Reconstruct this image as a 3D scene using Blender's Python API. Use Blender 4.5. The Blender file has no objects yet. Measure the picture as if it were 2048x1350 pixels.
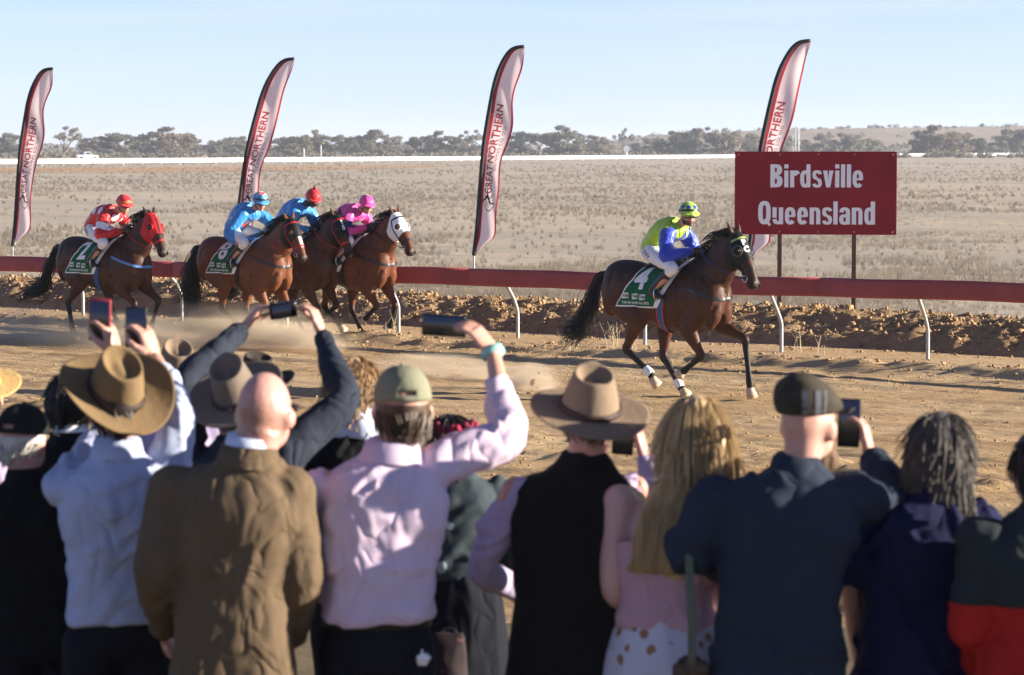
import bpy, bmesh, math, random
import numpy as np
from mathutils import Vector, Matrix, noise
from mathutils.bvhtree import BVHTree

SC = bpy.context.scene
COL = SC.collection
R = math.radians
random.seed(7)
RNG = np.random.default_rng(11)

# ------------------------------------------------------------------ camera
F = 2048 * 100 / 36.0            # focal length in photograph pixels
HOR = 293.0                      # horizon row in the photograph
CAMH = 2.9
PITCH = math.atan((675 - HOR) / F)
cam_d = bpy.data.cameras.new('camera')
cam_d.lens = 100; cam_d.sensor_width = 36; cam_d.clip_start = 0.1; cam_d.clip_end = 12000
cam_d.dof.use_dof = True
cam_d.dof.focus_distance = 33.5
cam_d.dof.aperture_fstop = 6.0
cam = bpy.data.objects.new('camera', cam_d)
COL.objects.link(cam)
cam.location = (0, 0, CAMH)
cam.rotation_euler = (math.pi / 2 - PITCH, 0, 0)
SC.camera = cam

# ------------------------------------------------------------------ sky and sun
SUN_AZ = R(-4.0)        # direction towards the sun, measured from +X towards +Y
SUN_EL = R(13.8)
w = bpy.data.worlds.new('World'); SC.world = w; w.use_nodes = True
nt = w.node_tree; nt.nodes.clear()
sky = nt.nodes.new('ShaderNodeTexSky'); sky.sky_type = 'NISHITA'; sky.sun_disc = False
sky.sun_elevation = SUN_EL; sky.sun_rotation = math.pi / 2 - SUN_AZ
sky.altitude = 0; sky.air_density = 0.5; sky.dust_density = 0.0; sky.ozone_density = 2.4
bg = nt.nodes.new('ShaderNodeBackground'); bg.inputs['Strength'].default_value = 0.068
out = nt.nodes.new('ShaderNodeOutputWorld')
# the sky keeps its low-horizon colour a little higher up
tcw = nt.nodes.new('ShaderNodeTexCoord'); spw = nt.nodes.new('ShaderNodeSeparateXYZ'); cbw = nt.nodes.new('ShaderNodeCombineXYZ'); nt.links.new(tcw.outputs['Generated'], spw.inputs[0])
mrw = nt.nodes.new('ShaderNodeMapRange'); mrw.inputs['From Min'].default_value = 0.04; mrw.inputs['From Max'].default_value = 0.16; mrw.inputs['To Min'].default_value = 0.45; mrw.inputs['To Max'].default_value = 1.0
nt.links.new(spw.outputs['Z'], mrw.inputs['Value'])
muw = nt.nodes.new('ShaderNodeMath'); muw.operation = 'MULTIPLY_ADD'; muw.inputs[2].default_value = 0.012
nt.links.new(spw.outputs['Z'], muw.inputs[0]); nt.links.new(mrw.outputs[0], muw.inputs[1])
nt.links.new(spw.outputs['X'], cbw.inputs['X']); nt.links.new(spw.outputs['Y'], cbw.inputs['Y']); nt.links.new(muw.outputs[0], cbw.inputs['Z'])
nt.links.new(cbw.outputs[0], sky.inputs['Vector'])
# thin high cirrus
mpc = nt.nodes.new('ShaderNodeMapping'); mpc.inputs['Scale'].default_value = (5, 5, 70); mpc.inputs['Rotation'].default_value = (0, R(1.5), 0)
nt.links.new(tcw.outputs['Generated'], mpc.inputs['Vector'])
nzc = nt.nodes.new('ShaderNodeTexNoise'); nzc.inputs['Scale'].default_value = 1.0; nzc.inputs['Detail'].default_value = 7; nt.links.new(mpc.outputs[0], nzc.inputs['Vector'])
mrc = nt.nodes.new('ShaderNodeMapRange'); mrc.inputs['From Min'].default_value = 0.5; mrc.inputs['From Max'].default_value = 0.85; mrc.inputs['To Max'].default_value = 0.2
nt.links.new(nzc.outputs['Fac'], mrc.inputs['Value'])
mxc = nt.nodes.new('ShaderNodeMix'); mxc.data_type = 'RGBA'; mxc.inputs['B'].default_value = (6.2, 6.8, 7.0, 1)
nt.links.new(mrc.outputs[0], mxc.inputs['Factor']); nt.links.new(sky.outputs[0], mxc.inputs['A'])
tnt = nt.nodes.new('ShaderNodeMix'); tnt.data_type = 'RGBA'; tnt.blend_type = 'MULTIPLY'; tnt.inputs['Factor'].default_value = 1.0; tnt.inputs['B'].default_value = (1.10, 0.92, 0.99, 1)
nt.links.new(mxc.outputs['Result'], tnt.inputs['A']); nt.links.new(tnt.outputs['Result'], bg.inputs[0])
nt.links.new(bg.outputs[0], out.inputs[0])

sun_d = bpy.data.lights.new('sun', 'SUN'); sun_d.energy = 5.0; sun_d.angle = R(0.5); sun_d.color = (1.0, 0.90, 0.76)
sun = bpy.data.objects.new('sun', sun_d); COL.objects.link(sun)
sv = Vector((math.cos(SUN_AZ) * math.cos(SUN_EL), math.sin(SUN_AZ) * math.cos(SUN_EL), math.sin(SUN_EL)))
sun.rotation_euler = sv.to_track_quat('Z', 'Y').to_euler()
sun.location = (60, 0, 30)

SC.view_settings.view_transform = 'Standard'; SC.view_settings.look = 'None'
SC.view_settings.exposure = 1.5; SC.view_settings.gamma = 1.0
SC.view_settings.use_curve_mapping = False
SC.cycles.max_bounces = 6; SC.cycles.diffuse_bounces = 3; SC.cycles.glossy_bounces = 2
SC.cycles.transmission_bounces = 3; SC.cycles.volume_bounces = 1; SC.cycles.transparent_max_bounces = 6
SC.cycles.use_denoising = True
SC.cycles.sample_clamp_indirect = 4.0

def W(x, y, Y):
    """world point seen at photograph pixel (x, y) and standing at world depth Y"""
    d = Vector(((x - 1024) / F, math.cos(PITCH) + math.sin(PITCH) * (675 - y) / F,
                -math.sin(PITCH) + math.cos(PITCH) * (675 - y) / F))
    return Vector((0, 0, CAMH)) + d * (Y / d.y)

def G(x, y, z=0.0):
    d = W(x, y, 1.0) - Vector((0, 0, CAMH))
    return Vector((0, 0, CAMH)) + d * ((z - CAMH) / d.z)

# ------------------------------------------------------------------ objects
def tag(o, label=None, cat=None, group=None, kind=None):
    if label: o['label'] = label
    if cat: o['category'] = cat
    if group: o['group'] = group
    if kind: o['kind'] = kind
    return o

def empty(name, loc=(0, 0, 0), rz=0.0):
    o = bpy.data.objects.new(name, None); COL.objects.link(o)
    o.location = loc; o.rotation_euler = (0, 0, rz); o.empty_display_size = 0.2
    return o

def obj(name, mesh, mat, parent=None, smooth=True):
    if isinstance(mesh, bmesh.types.BMesh):
        me = bpy.data.meshes.new(name); mesh.to_mesh(me); mesh.free(); mesh = me
    o = bpy.data.objects.new(name, mesh); COL.objects.link(o)
    if mat is not None:
        if not mesh.materials: mesh.materials.append(mat)
    if smooth and len(mesh.polygons):
        mesh.polygons.foreach_set('use_smooth', np.ones(len(mesh.polygons), dtype=bool))
    if parent: o.parent = parent
    return o

def mesh_np(name, verts, faces):
    """verts (n,3) array, faces (m,k) array of one polygon size"""
    verts = np.asarray(verts, dtype=np.float32); faces = np.asarray(faces, dtype=np.int32)
    me = bpy.data.meshes.new(name)
    me.vertices.add(len(verts)); me.vertices.foreach_set('co', verts.ravel())
    k = faces.shape[1]
    me.loops.add(faces.size); me.loops.foreach_set('vertex_index', faces.ravel())
    me.polygons.add(len(faces)); me.polygons.foreach_set('loop_start', np.arange(0, faces.size, k, dtype=np.int32))
    me.update(calc_edges=True); me.validate()
    return me

def grid_faces(nu, nv):
    i = np.arange(nu * nv).reshape(nu, nv)
    return np.stack([i[:-1, :-1].ravel(), i[1:, :-1].ravel(), i[1:, 1:].ravel(), i[:-1, 1:].ravel()], 1)

def vnoise(x, y, seed=0):
    """smooth value noise of arrays, range 0..1"""
    r = np.random.default_rng(seed).random((256, 256))
    xi = np.floor(x).astype(int); yi = np.floor(y).astype(int)
    fx = x - xi; fy = y - yi
    fx = fx * fx * (3 - 2 * fx); fy = fy * fy * (3 - 2 * fy)
    a = r[xi % 256, yi % 256]; b = r[(xi + 1) % 256, yi % 256]
    c = r[xi % 256, (yi + 1) % 256]; d = r[(xi + 1) % 256, (yi + 1) % 256]
    return (a * (1 - fx) + b * fx) * (1 - fy) + (c * (1 - fx) + d * fx) * fy

# ------------------------------------------------------------------ materials
MATS = {}
def mat(name, col, rough=0.7, spec=0.3, metal=0.0, var=0.0, vscale=8.0, bump=0.0, bscale=40.0, col2=None,
        sheen=0.0, attr=None, emit=None, coat=0.0, stretch=None, trans=0.0, ridged=False):
    """principled material: colour varied by noise (var, col2), fine relief by bump"""
    if name in MATS: return MATS[name]
    m = bpy.data.materials.new(name); m.use_nodes = True
    t = m.node_tree; b = t.nodes['Principled BSDF']
    b.inputs['Roughness'].default_value = rough
    b.inputs['Specular IOR Level'].default_value = spec
    b.inputs['Metallic'].default_value = metal
    if sheen:
        b.inputs['Sheen Weight'].default_value = sheen; b.inputs['Sheen Roughness'].default_value = 0.5
    if coat:
        b.inputs['Coat Weight'].default_value = coat; b.inputs['Coat Roughness'].default_value = 0.15
    tc = t.nodes.new('ShaderNodeTexCoord')
    vec = tc.outputs['Object']
    if stretch:
        mp = t.nodes.new('ShaderNodeMapping'); mp.inputs['Scale'].default_value = stretch
        t.links.new(vec, mp.inputs['Vector']); vec = mp.outputs['Vector']
    src = None
    if attr:
        at = t.nodes.new('ShaderNodeAttribute'); at.attribute_name = attr; src = at.outputs['Color']
    if var or col2:
        n = t.nodes.new('ShaderNodeTexNoise'); n.inputs['Scale'].default_value = vscale
        n.inputs['Detail'].default_value = 6; n.inputs['Roughness'].default_value = 0.6
        t.links.new(vec, n.inputs['Vector'])
        if col2:
            mr = t.nodes.new('ShaderNodeMapRange'); mr.inputs['From Min'].default_value = 0.36; mr.inputs['From Max'].default_value = 0.64
            t.links.new(n.outputs['Fac'], mr.inputs['Value'])
            mx = t.nodes.new('ShaderNodeMix'); mx.data_type = 'RGBA'
            t.links.new(mr.outputs['Result'], mx.inputs['Factor'])
            if src is not None: t.links.new(src, mx.inputs['A'])
            else: mx.inputs['A'].default_value = (*col, 1)
            mx.inputs['B'].default_value = (*col2, 1)
            src = mx.outputs['Result']
        if var:
            mr = t.nodes.new('ShaderNodeMapRange'); mr.inputs['From Min'].default_value = 0.25; mr.inputs['From Max'].default_value = 0.75
            mr.inputs['To Min'].default_value = 1 - var; mr.inputs['To Max'].default_value = 1 + var
            t.links.new(n.outputs['Fac'], mr.inputs['Value'])
            mx = t.nodes.new('ShaderNodeMix'); mx.data_type = 'RGBA'; mx.blend_type = 'MULTIPLY'
            mx.inputs['Factor'].default_value = 1.0
            if src is not None: t.links.new(src, mx.inputs['A'])
            else: mx.inputs['A'].default_value = (*col, 1)
            t.links.new(mr.outputs['Result'], mx.inputs['B'])
            src = mx.outputs['Result']
    if src is not None: t.links.new(src, b.inputs['Base Color'])
    else: b.inputs['Base Color'].default_value = (*col, 1)
    if bump:
        n2 = t.nodes.new('ShaderNodeTexNoise'); n2.inputs['Scale'].default_value = bscale; n2.inputs['Detail'].default_value = 5
        t.links.new(vec, n2.inputs['Vector'])
        bp = t.nodes.new('ShaderNodeBump'); bp.inputs['Strength'].default_value = 1.0; bp.inputs['Distance'].default_value = bump
        hs_ = n2.outputs['Fac']
        if ridged:      # sharp creases: fold the noise about its middle
            n2.inputs['Detail'].default_value = 2; n2.inputs['Distortion'].default_value = 0.6
            s1 = t.nodes.new('ShaderNodeMath'); s1.operation = 'SUBTRACT'; s1.inputs[1].default_value = 0.5; t.links.new(hs_, s1.inputs[0])
            s2 = t.nodes.new('ShaderNodeMath'); s2.operation = 'ABSOLUTE'; t.links.new(s1.outputs[0], s2.inputs[0])
            s3 = t.nodes.new('ShaderNodeMath'); s3.operation = 'POWER'; s3.inputs[1].default_value = 0.7; t.links.new(s2.outputs[0], s3.inputs[0]); hs_ = s3.outputs[0]
        t.links.new(hs_, bp.inputs['Height']); t.links.new(bp.outputs['Normal'], b.inputs['Normal'])
    if emit:
        b.inputs['Emission Color'].default_value = (*emit[0], 1); b.inputs['Emission Strength'].default_value = emit[1]
    if trans:
        # thin cloth or leaf: part of the light passes through
        tr = t.nodes.new('ShaderNodeBsdfTranslucent'); ms = t.nodes.new('ShaderNodeMixShader')
        ms.inputs['Fac'].default_value = trans
        if src is not None: t.links.new(src, tr.inputs['Color'])
        else: tr.inputs['Color'].default_value = (*col, 1)
        t.links.new(b.outputs[0], ms.inputs[1]); t.links.new(tr.outputs[0], ms.inputs[2])
        t.links.new(ms.outputs[0], t.nodes['Material Output'].inputs['Surface'])
    MATS[name] = m
    return m

# ------------------------------------------------------------------ shapes
def cat_rom(P, n):
    """resample rows of P (any columns) smoothly, n points a span"""
    P = np.asarray(P, float); out = []
    m = len(P)
    for i in range(m - 1):
        p0 = P[max(i - 1, 0)]; p1 = P[i]; p2 = P[i + 1]; p3 = P[min(i + 2, m - 1)]
        for k in range(n):
            t = k / n
            out.append(0.5 * ((2 * p1) + (-p0 + p2) * t + (2 * p0 - 5 * p1 + 4 * p2 - p3) * t * t + (-p0 + 3 * p1 - 3 * p2 + p3) * t ** 3))
    out.append(P[-1])
    return np.array(out)

def loft(bm, pts, rads, seg=14, ref=(0, 1, 0), sub=3, cap=True, sq=2.0):
    """tube through pts; rads = (half width along ref, half width across) or one number each; sq > 2 squares it"""
    rads = [(r, r) if not hasattr(r, '__len__') else tuple(r) for r in rads]
    A = np.array([list(p) + list(r) for p, r in zip(pts, rads)], float)
    if sub > 1 and len(A) > 2: A = cat_rom(A, sub)
    A[:, 3:] = np.maximum(A[:, 3:], 0.002)
    ref = Vector(ref); rings = []
    n = len(A)
    for i in range(n):
        a = Vector(A[max(i - 1, 0), :3]); b = Vector(A[min(i + 1, n - 1), :3])
        t = (b - a)
        t = t.normalized() if t.length > 1e-9 else Vector((0, 0, 1))
        s = ref - t * ref.dot(t)
        if s.length < 1e-4:
            alt = Vector((1, 0, 0)) if abs(t.x) < 0.9 else Vector((0, 1, 0)); s = alt - t * alt.dot(t)
        s.normalize(); q = t.cross(s)
        c = Vector(A[i, :3]); ring = []
        for k in range(seg):
            th = 2 * math.pi * k / seg
            cx, sx = math.cos(th), math.sin(th)
            if sq != 2.0:
                cx = math.copysign(abs(cx) ** (2 / sq), cx); sx = math.copysign(abs(sx) ** (2 / sq), sx)
            ring.append(bm.verts.new(c + s * A[i, 3] * cx + q * A[i, 4] * sx))
        rings.append(ring)
    for i in range(n - 1):
        for k in range(seg):
            bm.faces.new((rings[i][k], rings[i][(k + 1) % seg], rings[i + 1][(k + 1) % seg], rings[i + 1][k]))
    if cap:
        bm.faces.new(list(reversed(rings[0]))); bm.faces.new(rings[-1])
    return rings

def ball(bm, c, r, rot=None, seg=14, rings=9):
    r = (r, r, r) if not hasattr(r, '__len__') else r
    M = Matrix.Translation(Vector(c)) @ (rot.to_4x4() if rot is not None else Matrix.Identity(4)) @ Matrix.Diagonal((*r, 1))
    return bmesh.ops.create_uvsphere(bm, u_segments=seg, v_segments=rings, radius=1.0, matrix=M)['verts']

def box(bm, c, half, rot=None, bevel=0.0):
    M = Matrix.Translation(Vector(c)) @ (rot.to_4x4() if rot is not None else Matrix.Identity(4)) @ Matrix.Diagonal((half[0] * 2, half[1] * 2, half[2] * 2, 1))
    vs = bmesh.ops.create_cube(bm, size=1.0, matrix=M)['verts']
    if bevel:
        es = list({e for v in vs for e in v.link_edges})
        bmesh.ops.bevel(bm, geom=es, offset=bevel, segments=2, profile=0.5, affect='EDGES')
    return vs

def from_mods(bm, mods):
    """evaluate a bmesh through modifiers and return the mesh"""
    me = bpy.data.meshes.new('tmp'); bm.to_mesh(me); bm.free()
    o = bpy.data.objects.new('tmp', me); COL.objects.link(o)
    for kind, kw in mods:
        m = o.modifiers.new(kind, kind)
        for k, v in kw.items(): setattr(m, k, v)
    dg = bpy.context.evaluated_depsgraph_get()
    res = bpy.data.meshes.new_from_object(o.evaluated_get(dg), depsgraph=dg)
    bpy.data.objects.remove(o); bpy.data.meshes.remove(me)
    return res

def voxel(bm, size, smooth=3, factor=0.5, dec=None):
    bmesh.ops.recalc_face_normals(bm, faces=bm.faces)
    me = from_mods(bm, [('REMESH', dict(mode='VOXEL', voxel_size=size)), ('SMOOTH', dict(factor=factor, iterations=smooth))] + ([('DECIMATE', dict(ratio=dec))] if dec else []))
    return me

def get_co(me):
    a = np.empty(len(me.vertices) * 3, np.float32); me.vertices.foreach_get('co', a); return a.reshape(-1, 3)

def set_co(me, a):
    me.vertices.foreach_set('co', np.ascontiguousarray(a, np.float32).ravel()); me.update()

def get_no(me):
    a = np.empty(len(me.vertices) * 3, np.float32); me.vertices.foreach_get('normal', a); return a.reshape(-1, 3)

def set_col(me, cols):
    at = me.attributes.new('col', 'FLOAT_COLOR', 'POINT')
    c = np.ones((len(me.vertices), 4), np.float32); c[:, :3] = cols
    at.data.foreach_set('color', c.ravel())

def shell(me, cuts, off, name='shell', thick=None, keep=None):
    """piece of a mesh surface cut cleanly by planes (point, normal kept side negative), pushed out by off"""
    bm = bmesh.new(); bm.from_mesh(me)
    for p, n in cuts:
        bmesh.ops.bisect_plane(bm, geom=bm.verts[:] + bm.edges[:] + bm.faces[:], plane_co=Vector(p), plane_no=Vector(n), clear_outer=True)
        if not bm.verts: break
    if keep:
        kill = [f for f in bm.faces if not keep(f.calc_center_median())]
        bmesh.ops.delete(bm, geom=kill, context='FACES')
    bm.normal_update()
    for v in bm.verts: v.co += v.normal * off
    for L in list(bm.verts.layers.float_color): bm.verts.layers.float_color.remove(L)
    r = bpy.data.meshes.new(name); bm.to_mesh(r); bm.free()
    return r

def text_bm(body, size=1.0, bold=0.0, sx=1.0, space=1.0, depth=0.0, align='CENTER', res=3):
    """flat text as a bmesh in the XY plane, centred on the origin"""
    cu = bpy.data.curves.new('t', 'FONT'); cu.body = body; cu.size = size; cu.align_x = align
    cu.offset = bold; cu.space_character = space; cu.resolution_u = res; cu.extrude = depth
    o = bpy.data.objects.new('t', cu); COL.objects.link(o)
    dg = bpy.context.evaluated_depsgraph_get(); dg.update()
    me = bpy.data.meshes.new_from_object(o.evaluated_get(dg), depsgraph=dg)
    bpy.data.objects.remove(o); bpy.data.curves.remove(cu)
    bm = bmesh.new(); bm.from_mesh(me); bpy.data.meshes.remove(me)
    if bm.verts:
        ys = [v.co.y for v in bm.verts]; xs = [v.co.x for v in bm.verts]
        cy = (max(ys) + min(ys)) / 2; cx = (max(xs) + min(xs)) / 2
        for v in bm.verts: v.co.x = (v.co.x - cx) * sx; v.co.y -= cy
    return bm
# ================================================================== SETTING
RAIL0 = Vector((5.47, 37.33, 0)); UD = Vector((0.7926, -0.6097, 0)); VD = Vector((0.6097, 0.7926, 0))
def uv2w(u, v, z=0.0):
    return RAIL0 + UD * u + VD * v + Vector((0, 0, z))
def w2uv(p):
    d = Vector((p[0], p[1], 0)) - RAIL0
    return d.dot(UD), d.dot(VD)

def ground_mat(name, c1, c2, c3, s1=0.5, s2=6.0, bump=0.02, bscale=12, stretch=(1, 1, 1), rough=0.95):
    m = bpy.data.materials.new(name); m.use_nodes = True
    t = m.node_tree; b = t.nodes['Principled BSDF']
    b.inputs['Roughness'].default_value = rough; b.inputs['Specular IOR Level'].default_value = 0.1
    g = t.nodes.new('ShaderNodeNewGeometry')
    rot = t.nodes.new('ShaderNodeMapping'); rot.inputs['Rotation'].default_value = (0, 0, math.atan2(0.6097, 0.7926))
    t.links.new(g.outputs['Position'], rot.inputs['Vector'])
    mp = t.nodes.new('ShaderNodeMapping'); mp.inputs['Scale'].default_value = stretch
    t.links.new(rot.outputs[0], mp.inputs['Vector'])
    def nz(scale, det=6, ro=0.6):
        n = t.nodes.new('ShaderNodeTexNoise'); n.inputs['Scale'].default_value = scale
        n.inputs['Detail'].default_value = det; n.inputs['Roughness'].default_value = ro
        t.links.new(mp.outputs[0], n.inputs['Vector']); return n
    def mixc(fac, a, bb, lo=0.38, hi=0.62):
        mr = t.nodes.new('ShaderNodeMapRange'); mr.inputs['From Min'].default_value = lo; mr.inputs['From Max'].default_value = hi
        t.links.new(fac, mr.inputs['Value'])
        mx = t.nodes.new('ShaderNodeMix'); mx.data_type = 'RGBA'
        t.links.new(mr.outputs[0], mx.inputs['Factor'])
        for k, s in (('A', a), ('B', bb)):
            if isinstance(s, tuple): mx.inputs[k].default_value = (*s, 1)
            else: t.links.new(s, mx.inputs[k])
        return mx.outputs['Result']
    a = mixc(nz(s1).outputs['Fac'], c1, c2)
    bcol = mixc(nz(s2, 8, 0.7).outputs['Fac'], a, c3, 0.5, 0.75)
    t.links.new(bcol, b.inputs['Base Color'])
    n2 = nz(bscale, 8, 0.7)
    bp = t.nodes.new('ShaderNodeBump'); bp.inputs['Distance'].default_value = bump; bp.inputs['Strength'].default_value = 1.0
    t.links.new(n2.outputs['Fac'], bp.inputs['Height']); t.links.new(bp.outputs[0], b.inputs['Normal'])
    return m

M_PLAIN = ground_mat('dry_plain', (0.43, 0.38, 0.295), (0.57, 0.47, 0.345), (0.29, 0.26, 0.21), 0.07, 1.2, 0.08, 5, (0.5, 1, 1))
M_DIRT = ground_mat('track_dirt', (0.53, 0.355, 0.185), (0.62, 0.445, 0.255), (0.40, 0.25, 0.12), 0.6, 5.0, 0.09, 13, (0.35, 1, 1))
M_LEDGE = ground_mat('berm_dirt', (0.40, 0.26, 0.135), (0.46, 0.31, 0.175), (0.28, 0.175, 0.09), 1.2, 9.0, 0.12, 9)
M_CLOD = mat('clod', (0.37, 0.24, 0.125), 0.95, 0.1, var=0.3, vscale=1.3, bump=0.01, bscale=60)
M_FARDIRT = ground_mat('far_dirt', (0.50, 0.31, 0.17), (0.55, 0.37, 0.22), (0.42, 0.27, 0.16), 0.02, 0.2, 0.02, 1)
M_LAWN = ground_mat('bank_dirt_darkened', (0.15, 0.12, 0.075), (0.20, 0.15, 0.09), (0.10, 0.085, 0.05), 0.7, 6, 0.02, 20)  # kept dark to cut light bounced onto the spectators' backs

# the plain: one sheet to the horizon, gently uneven
def ground_sheet():
    ys = np.concatenate([[-400, -100, -20, 0, 10, 20, 30], np.linspace(36, 130, 120), np.geomspace(132, 9000, 70)])
    rows = []
    for y in ys:
        half = max(60.0, abs(y) * 0.6 + 60)
        rows.append(np.stack([np.linspace(-half, half, 90), np.full(90, y)], 1))
    P = np.stack(rows)                       # (ny, nx, 2)
    x, y = P[..., 0], P[..., 1]
    z = -0.05 + 0.10 * (vnoise(x * 0.7 + 50, y * 0.7, 3) - 0.5) * np.clip((y - 36) / 20, 0, 1) * np.clip(1 - (y - 150) / 200, 0, 1)
    z += 0.25 * (vnoise(x * 0.06 + 9, y * 0.06, 4) - 0.5) * np.clip((y - 70) / 40, 0, 1) * np.clip(1 - (y - 180) / 100, 0, 1)
    v = np.stack([x, y, z], -1).reshape(-1, 3)
    f = grid_faces(P.shape[0], P.shape[1])[:, ::-1]
    return mesh_np('ground', v, f)
tag(obj('ground', ground_sheet(), M_PLAIN), 'dry grey-tan grass plain reaching to the horizon', kind='structure')

def lump(x, y, s, seed):
    """cloddy relief 0..1"""
    a = 1 - np.abs(vnoise(x * s, y * s, seed) * 2 - 1)
    b = 1 - np.abs(vnoise(x * s * 2.3 + 7, y * s * 2.3, seed + 1) * 2 - 1)
    return 0.6 * a + 0.4 * b

# racetrack surface, real ruts and hoof-churned relief
us = np.arange(-34, 16, 0.115); vs = np.arange(-24, 1.35, 0.085)
Ug, Vg = np.meshgrid(us, vs, indexing='ij')
rut = vnoise(Ug * 0.22, Vg * 2.4, 21) + 0.6 * vnoise(Ug * 0.5 + 5, Vg * 5.0, 22)
h = 0.02 + 0.05 * (rut - 0.8)
h += 0.017 * np.sin(Vg * 2 * math.pi / 0.31 + 3 * vnoise(Ug * 0.3, Vg * 0.3, 20)) * vnoise(Ug * 0.2 + 8, Vg * 0.4, 19)
h += 0.035 * (lump(Ug, Vg, 2.2, 23) - 0.55) * (0.4 + vnoise(Ug * 0.25, Vg * 0.5, 24))
rough = np.exp(-((Vg + 11.2) / 1.7) ** 2) + 0.9 * np.exp(-((Vg + 16.5) / 2.2) ** 2)       # harrowed band close to the crowd
h += rough * (0.10 * (lump(Ug, Vg, 2.6, 25) - 0.5) + 0.05 * (lump(Ug, Vg, 5.5, 27) - 0.5))
edge = np.exp(-((Vg + 1.05 + 0.25 * (vnoise(Ug * 0.6, Vg * 0, 28) - 0.5)) / 0.28) ** 2)     # ridge of thrown clods below the rail
h += edge * (0.13 * lump(Ug, Vg, 3.2, 29) + 0.04)
ledge = 1 / (1 + np.exp(-(Vg + 0.8) / 0.07))
h = h * (1 - 0.75 * ledge) + ledge * 0.10
X = RAIL0.x + UD.x * Ug + VD.x * Vg; Y = RAIL0.y + UD.y * Ug + VD.y * Vg
tm = mesh_np('track', np.stack([X, Y, h], -1).reshape(-1, 3), grid_faces(len(us), len(vs)))
tag(obj('track', tm, M_DIRT), 'rutted orange dirt racetrack', kind='structure')
def track_z(x, y):
    u, v = w2uv((x, y)); i = int((u + 34) / 0.115); j = int((v + 24) / 0.085)
    if 0 <= i < len(us) and 0 <= j < len(vs): return float(h[i, j])
    return 0.0

# bank of dug-up earth beyond the rail
ub = np.arange(-36, 16, 0.085); vb = np.arange(1.0, 5.4, 0.075)
Ub, Vb = np.meshgrid(ub, vb, indexing='ij')
wob = 0.5 * (vnoise(Ub * 0.35, Vb * 0, 31) - 0.5)
vv = Vb - wob
prof = np.interp(vv, [0.6, 0.95, 1.5, 2.0, 2.4, 2.9, 3.4, 4.3, 5.2], [-0.02, 0.06, 0.30, 0.46, 0.52, 0.48, 0.30, 0.04, -0.12])
prof *= 0.74 + 0.32 * vnoise(Ub * 0.3 + 3, Vb * 0.1, 32)
mask = np.clip((vv - 0.75) / 0.4, 0, 1) * np.clip((4.6 - vv) / 0.5, 0, 1)
hb = prof + mask * (0.17 * (lump(Ub, Vb, 2.2, 33) - 0.5) + 0.13 * (lump(Ub, Vb, 4.6, 35) - 0.5) + 0.05 * (lump(Ub, Vb, 8.5, 37) - 0.5))
hb = np.where(Vb < 1.2, np.minimum(hb, 0.07 + 0.2 * (Vb - 1.0)), hb)
Xb = RAIL0.x + UD.x * Ub + VD.x * Vb; Yb = RAIL0.y + UD.y * Ub + VD.y * Vb
bmn = mesh_np('earth_bank', np.stack([Xb, Yb, hb], -1).reshape(-1, 3), grid_faces(len(ub), len(vb)))
tag(obj('earth_bank', bmn, M_LEDGE), 'long heaped bank of dug-up earth behind the running rail', kind='structure')

def clods(name, label, U_, V_, Z_, S_, seed=1, flat=0.7, m=M_CLOD, tiny=False):
    rg = np.random.default_rng(seed); n = len(U_)
    bm = bmesh.new(); bmesh.ops.create_icosphere(bm, subdivisions=1, radius=1.0)
    bv = np.array([v.co[:] for v in bm.verts]); bf = np.array([[v.index for v in f.verts] for f in bm.faces]); bm.free()
    if tiny:
        bv = np.array([(1, 0, 0), (-1, 0, 0), (0, 1, 0), (0, -1, 0), (0, 0, 1), (0, 0, -1)], float); bf = np.array([(0, 2, 4), (2, 1, 4), (1, 3, 4), (3, 0, 4), (2, 0, 5), (1, 2, 5), (3, 1, 5), (0, 3, 5)])
    q = rg.normal(size=(n, 4)); q /= np.linalg.norm(q, axis=1)[:, None]
    a, b, c, d = q.T
    Rm = np.stack([np.stack([1 - 2 * (c * c + d * d), 2 * (b * c - a * d), 2 * (b * d + a * c)], -1),
                   np.stack([2 * (b * c + a * d), 1 - 2 * (b * b + d * d), 2 * (c * d - a * b)], -1),
                   np.stack([2 * (b * d - a * c), 2 * (c * d + a * b), 1 - 2 * (b * b + c * c)], -1)], 1)
    jit = 1 + rg.uniform(-0.5, 0.45, (n, len(bv), 1))
    V = (bv[None] * jit * rg.uniform(0.6, 1.25, (n, 1, 3)))
    V = np.einsum('nij,nkj->nki', Rm, V)
    V[..., 2] *= flat
    V *= np.asarray(S_)[:, None, None]
    C = np.stack([RAIL0.x + UD.x * U_ + VD.x * V_, RAIL0.y + UD.y * U_ + VD.y * V_, Z_], -1)
    V += C[:, None, :]
    Fc = bf[None] + (np.arange(n) * len(bv))[:, None, None]
    me = mesh_np(name, V.reshape(-1, 3), Fc.reshape(-1, 3))
    return tag(obj(name, me, m, smooth=False), label, kind='stuff')

def hsample(Hm, u0, du, v0, dv, U_, V_):
    i = np.clip(((U_ - u0) / du).astype(int), 0, Hm.shape[0] - 1); j = np.clip(((V_ - v0) / dv).astype(int), 0, Hm.shape[1] - 1)
    return Hm[i, j]
n = 8500
cu_ = RNG.uniform(-34, 15, n); cv_ = np.where(RNG.random(n) < 0.55, RNG.normal(2.35, 0.45, n), RNG.uniform(1.0, 4.2, n))
cs_ = 0.013 + 0.038 * RNG.random(n) ** 3 + 0.05 * (RNG.random(n) < 0.025) * RNG.random(n)
clods('bank_clods', 'loose earth clods heaped on the dug-up bank', cu_, cv_, hsample(hb, -36, 0.085, 1.0, 0.075, cu_, cv_) + cs_ * 0.2, cs_, 2, 0.85)
n = 15000
cu_ = RNG.uniform(-26, 13, n); cv_ = RNG.uniform(0.95, 3.3, n); cs_ = 0.010 + 0.034 * RNG.random(n) ** 2
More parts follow.
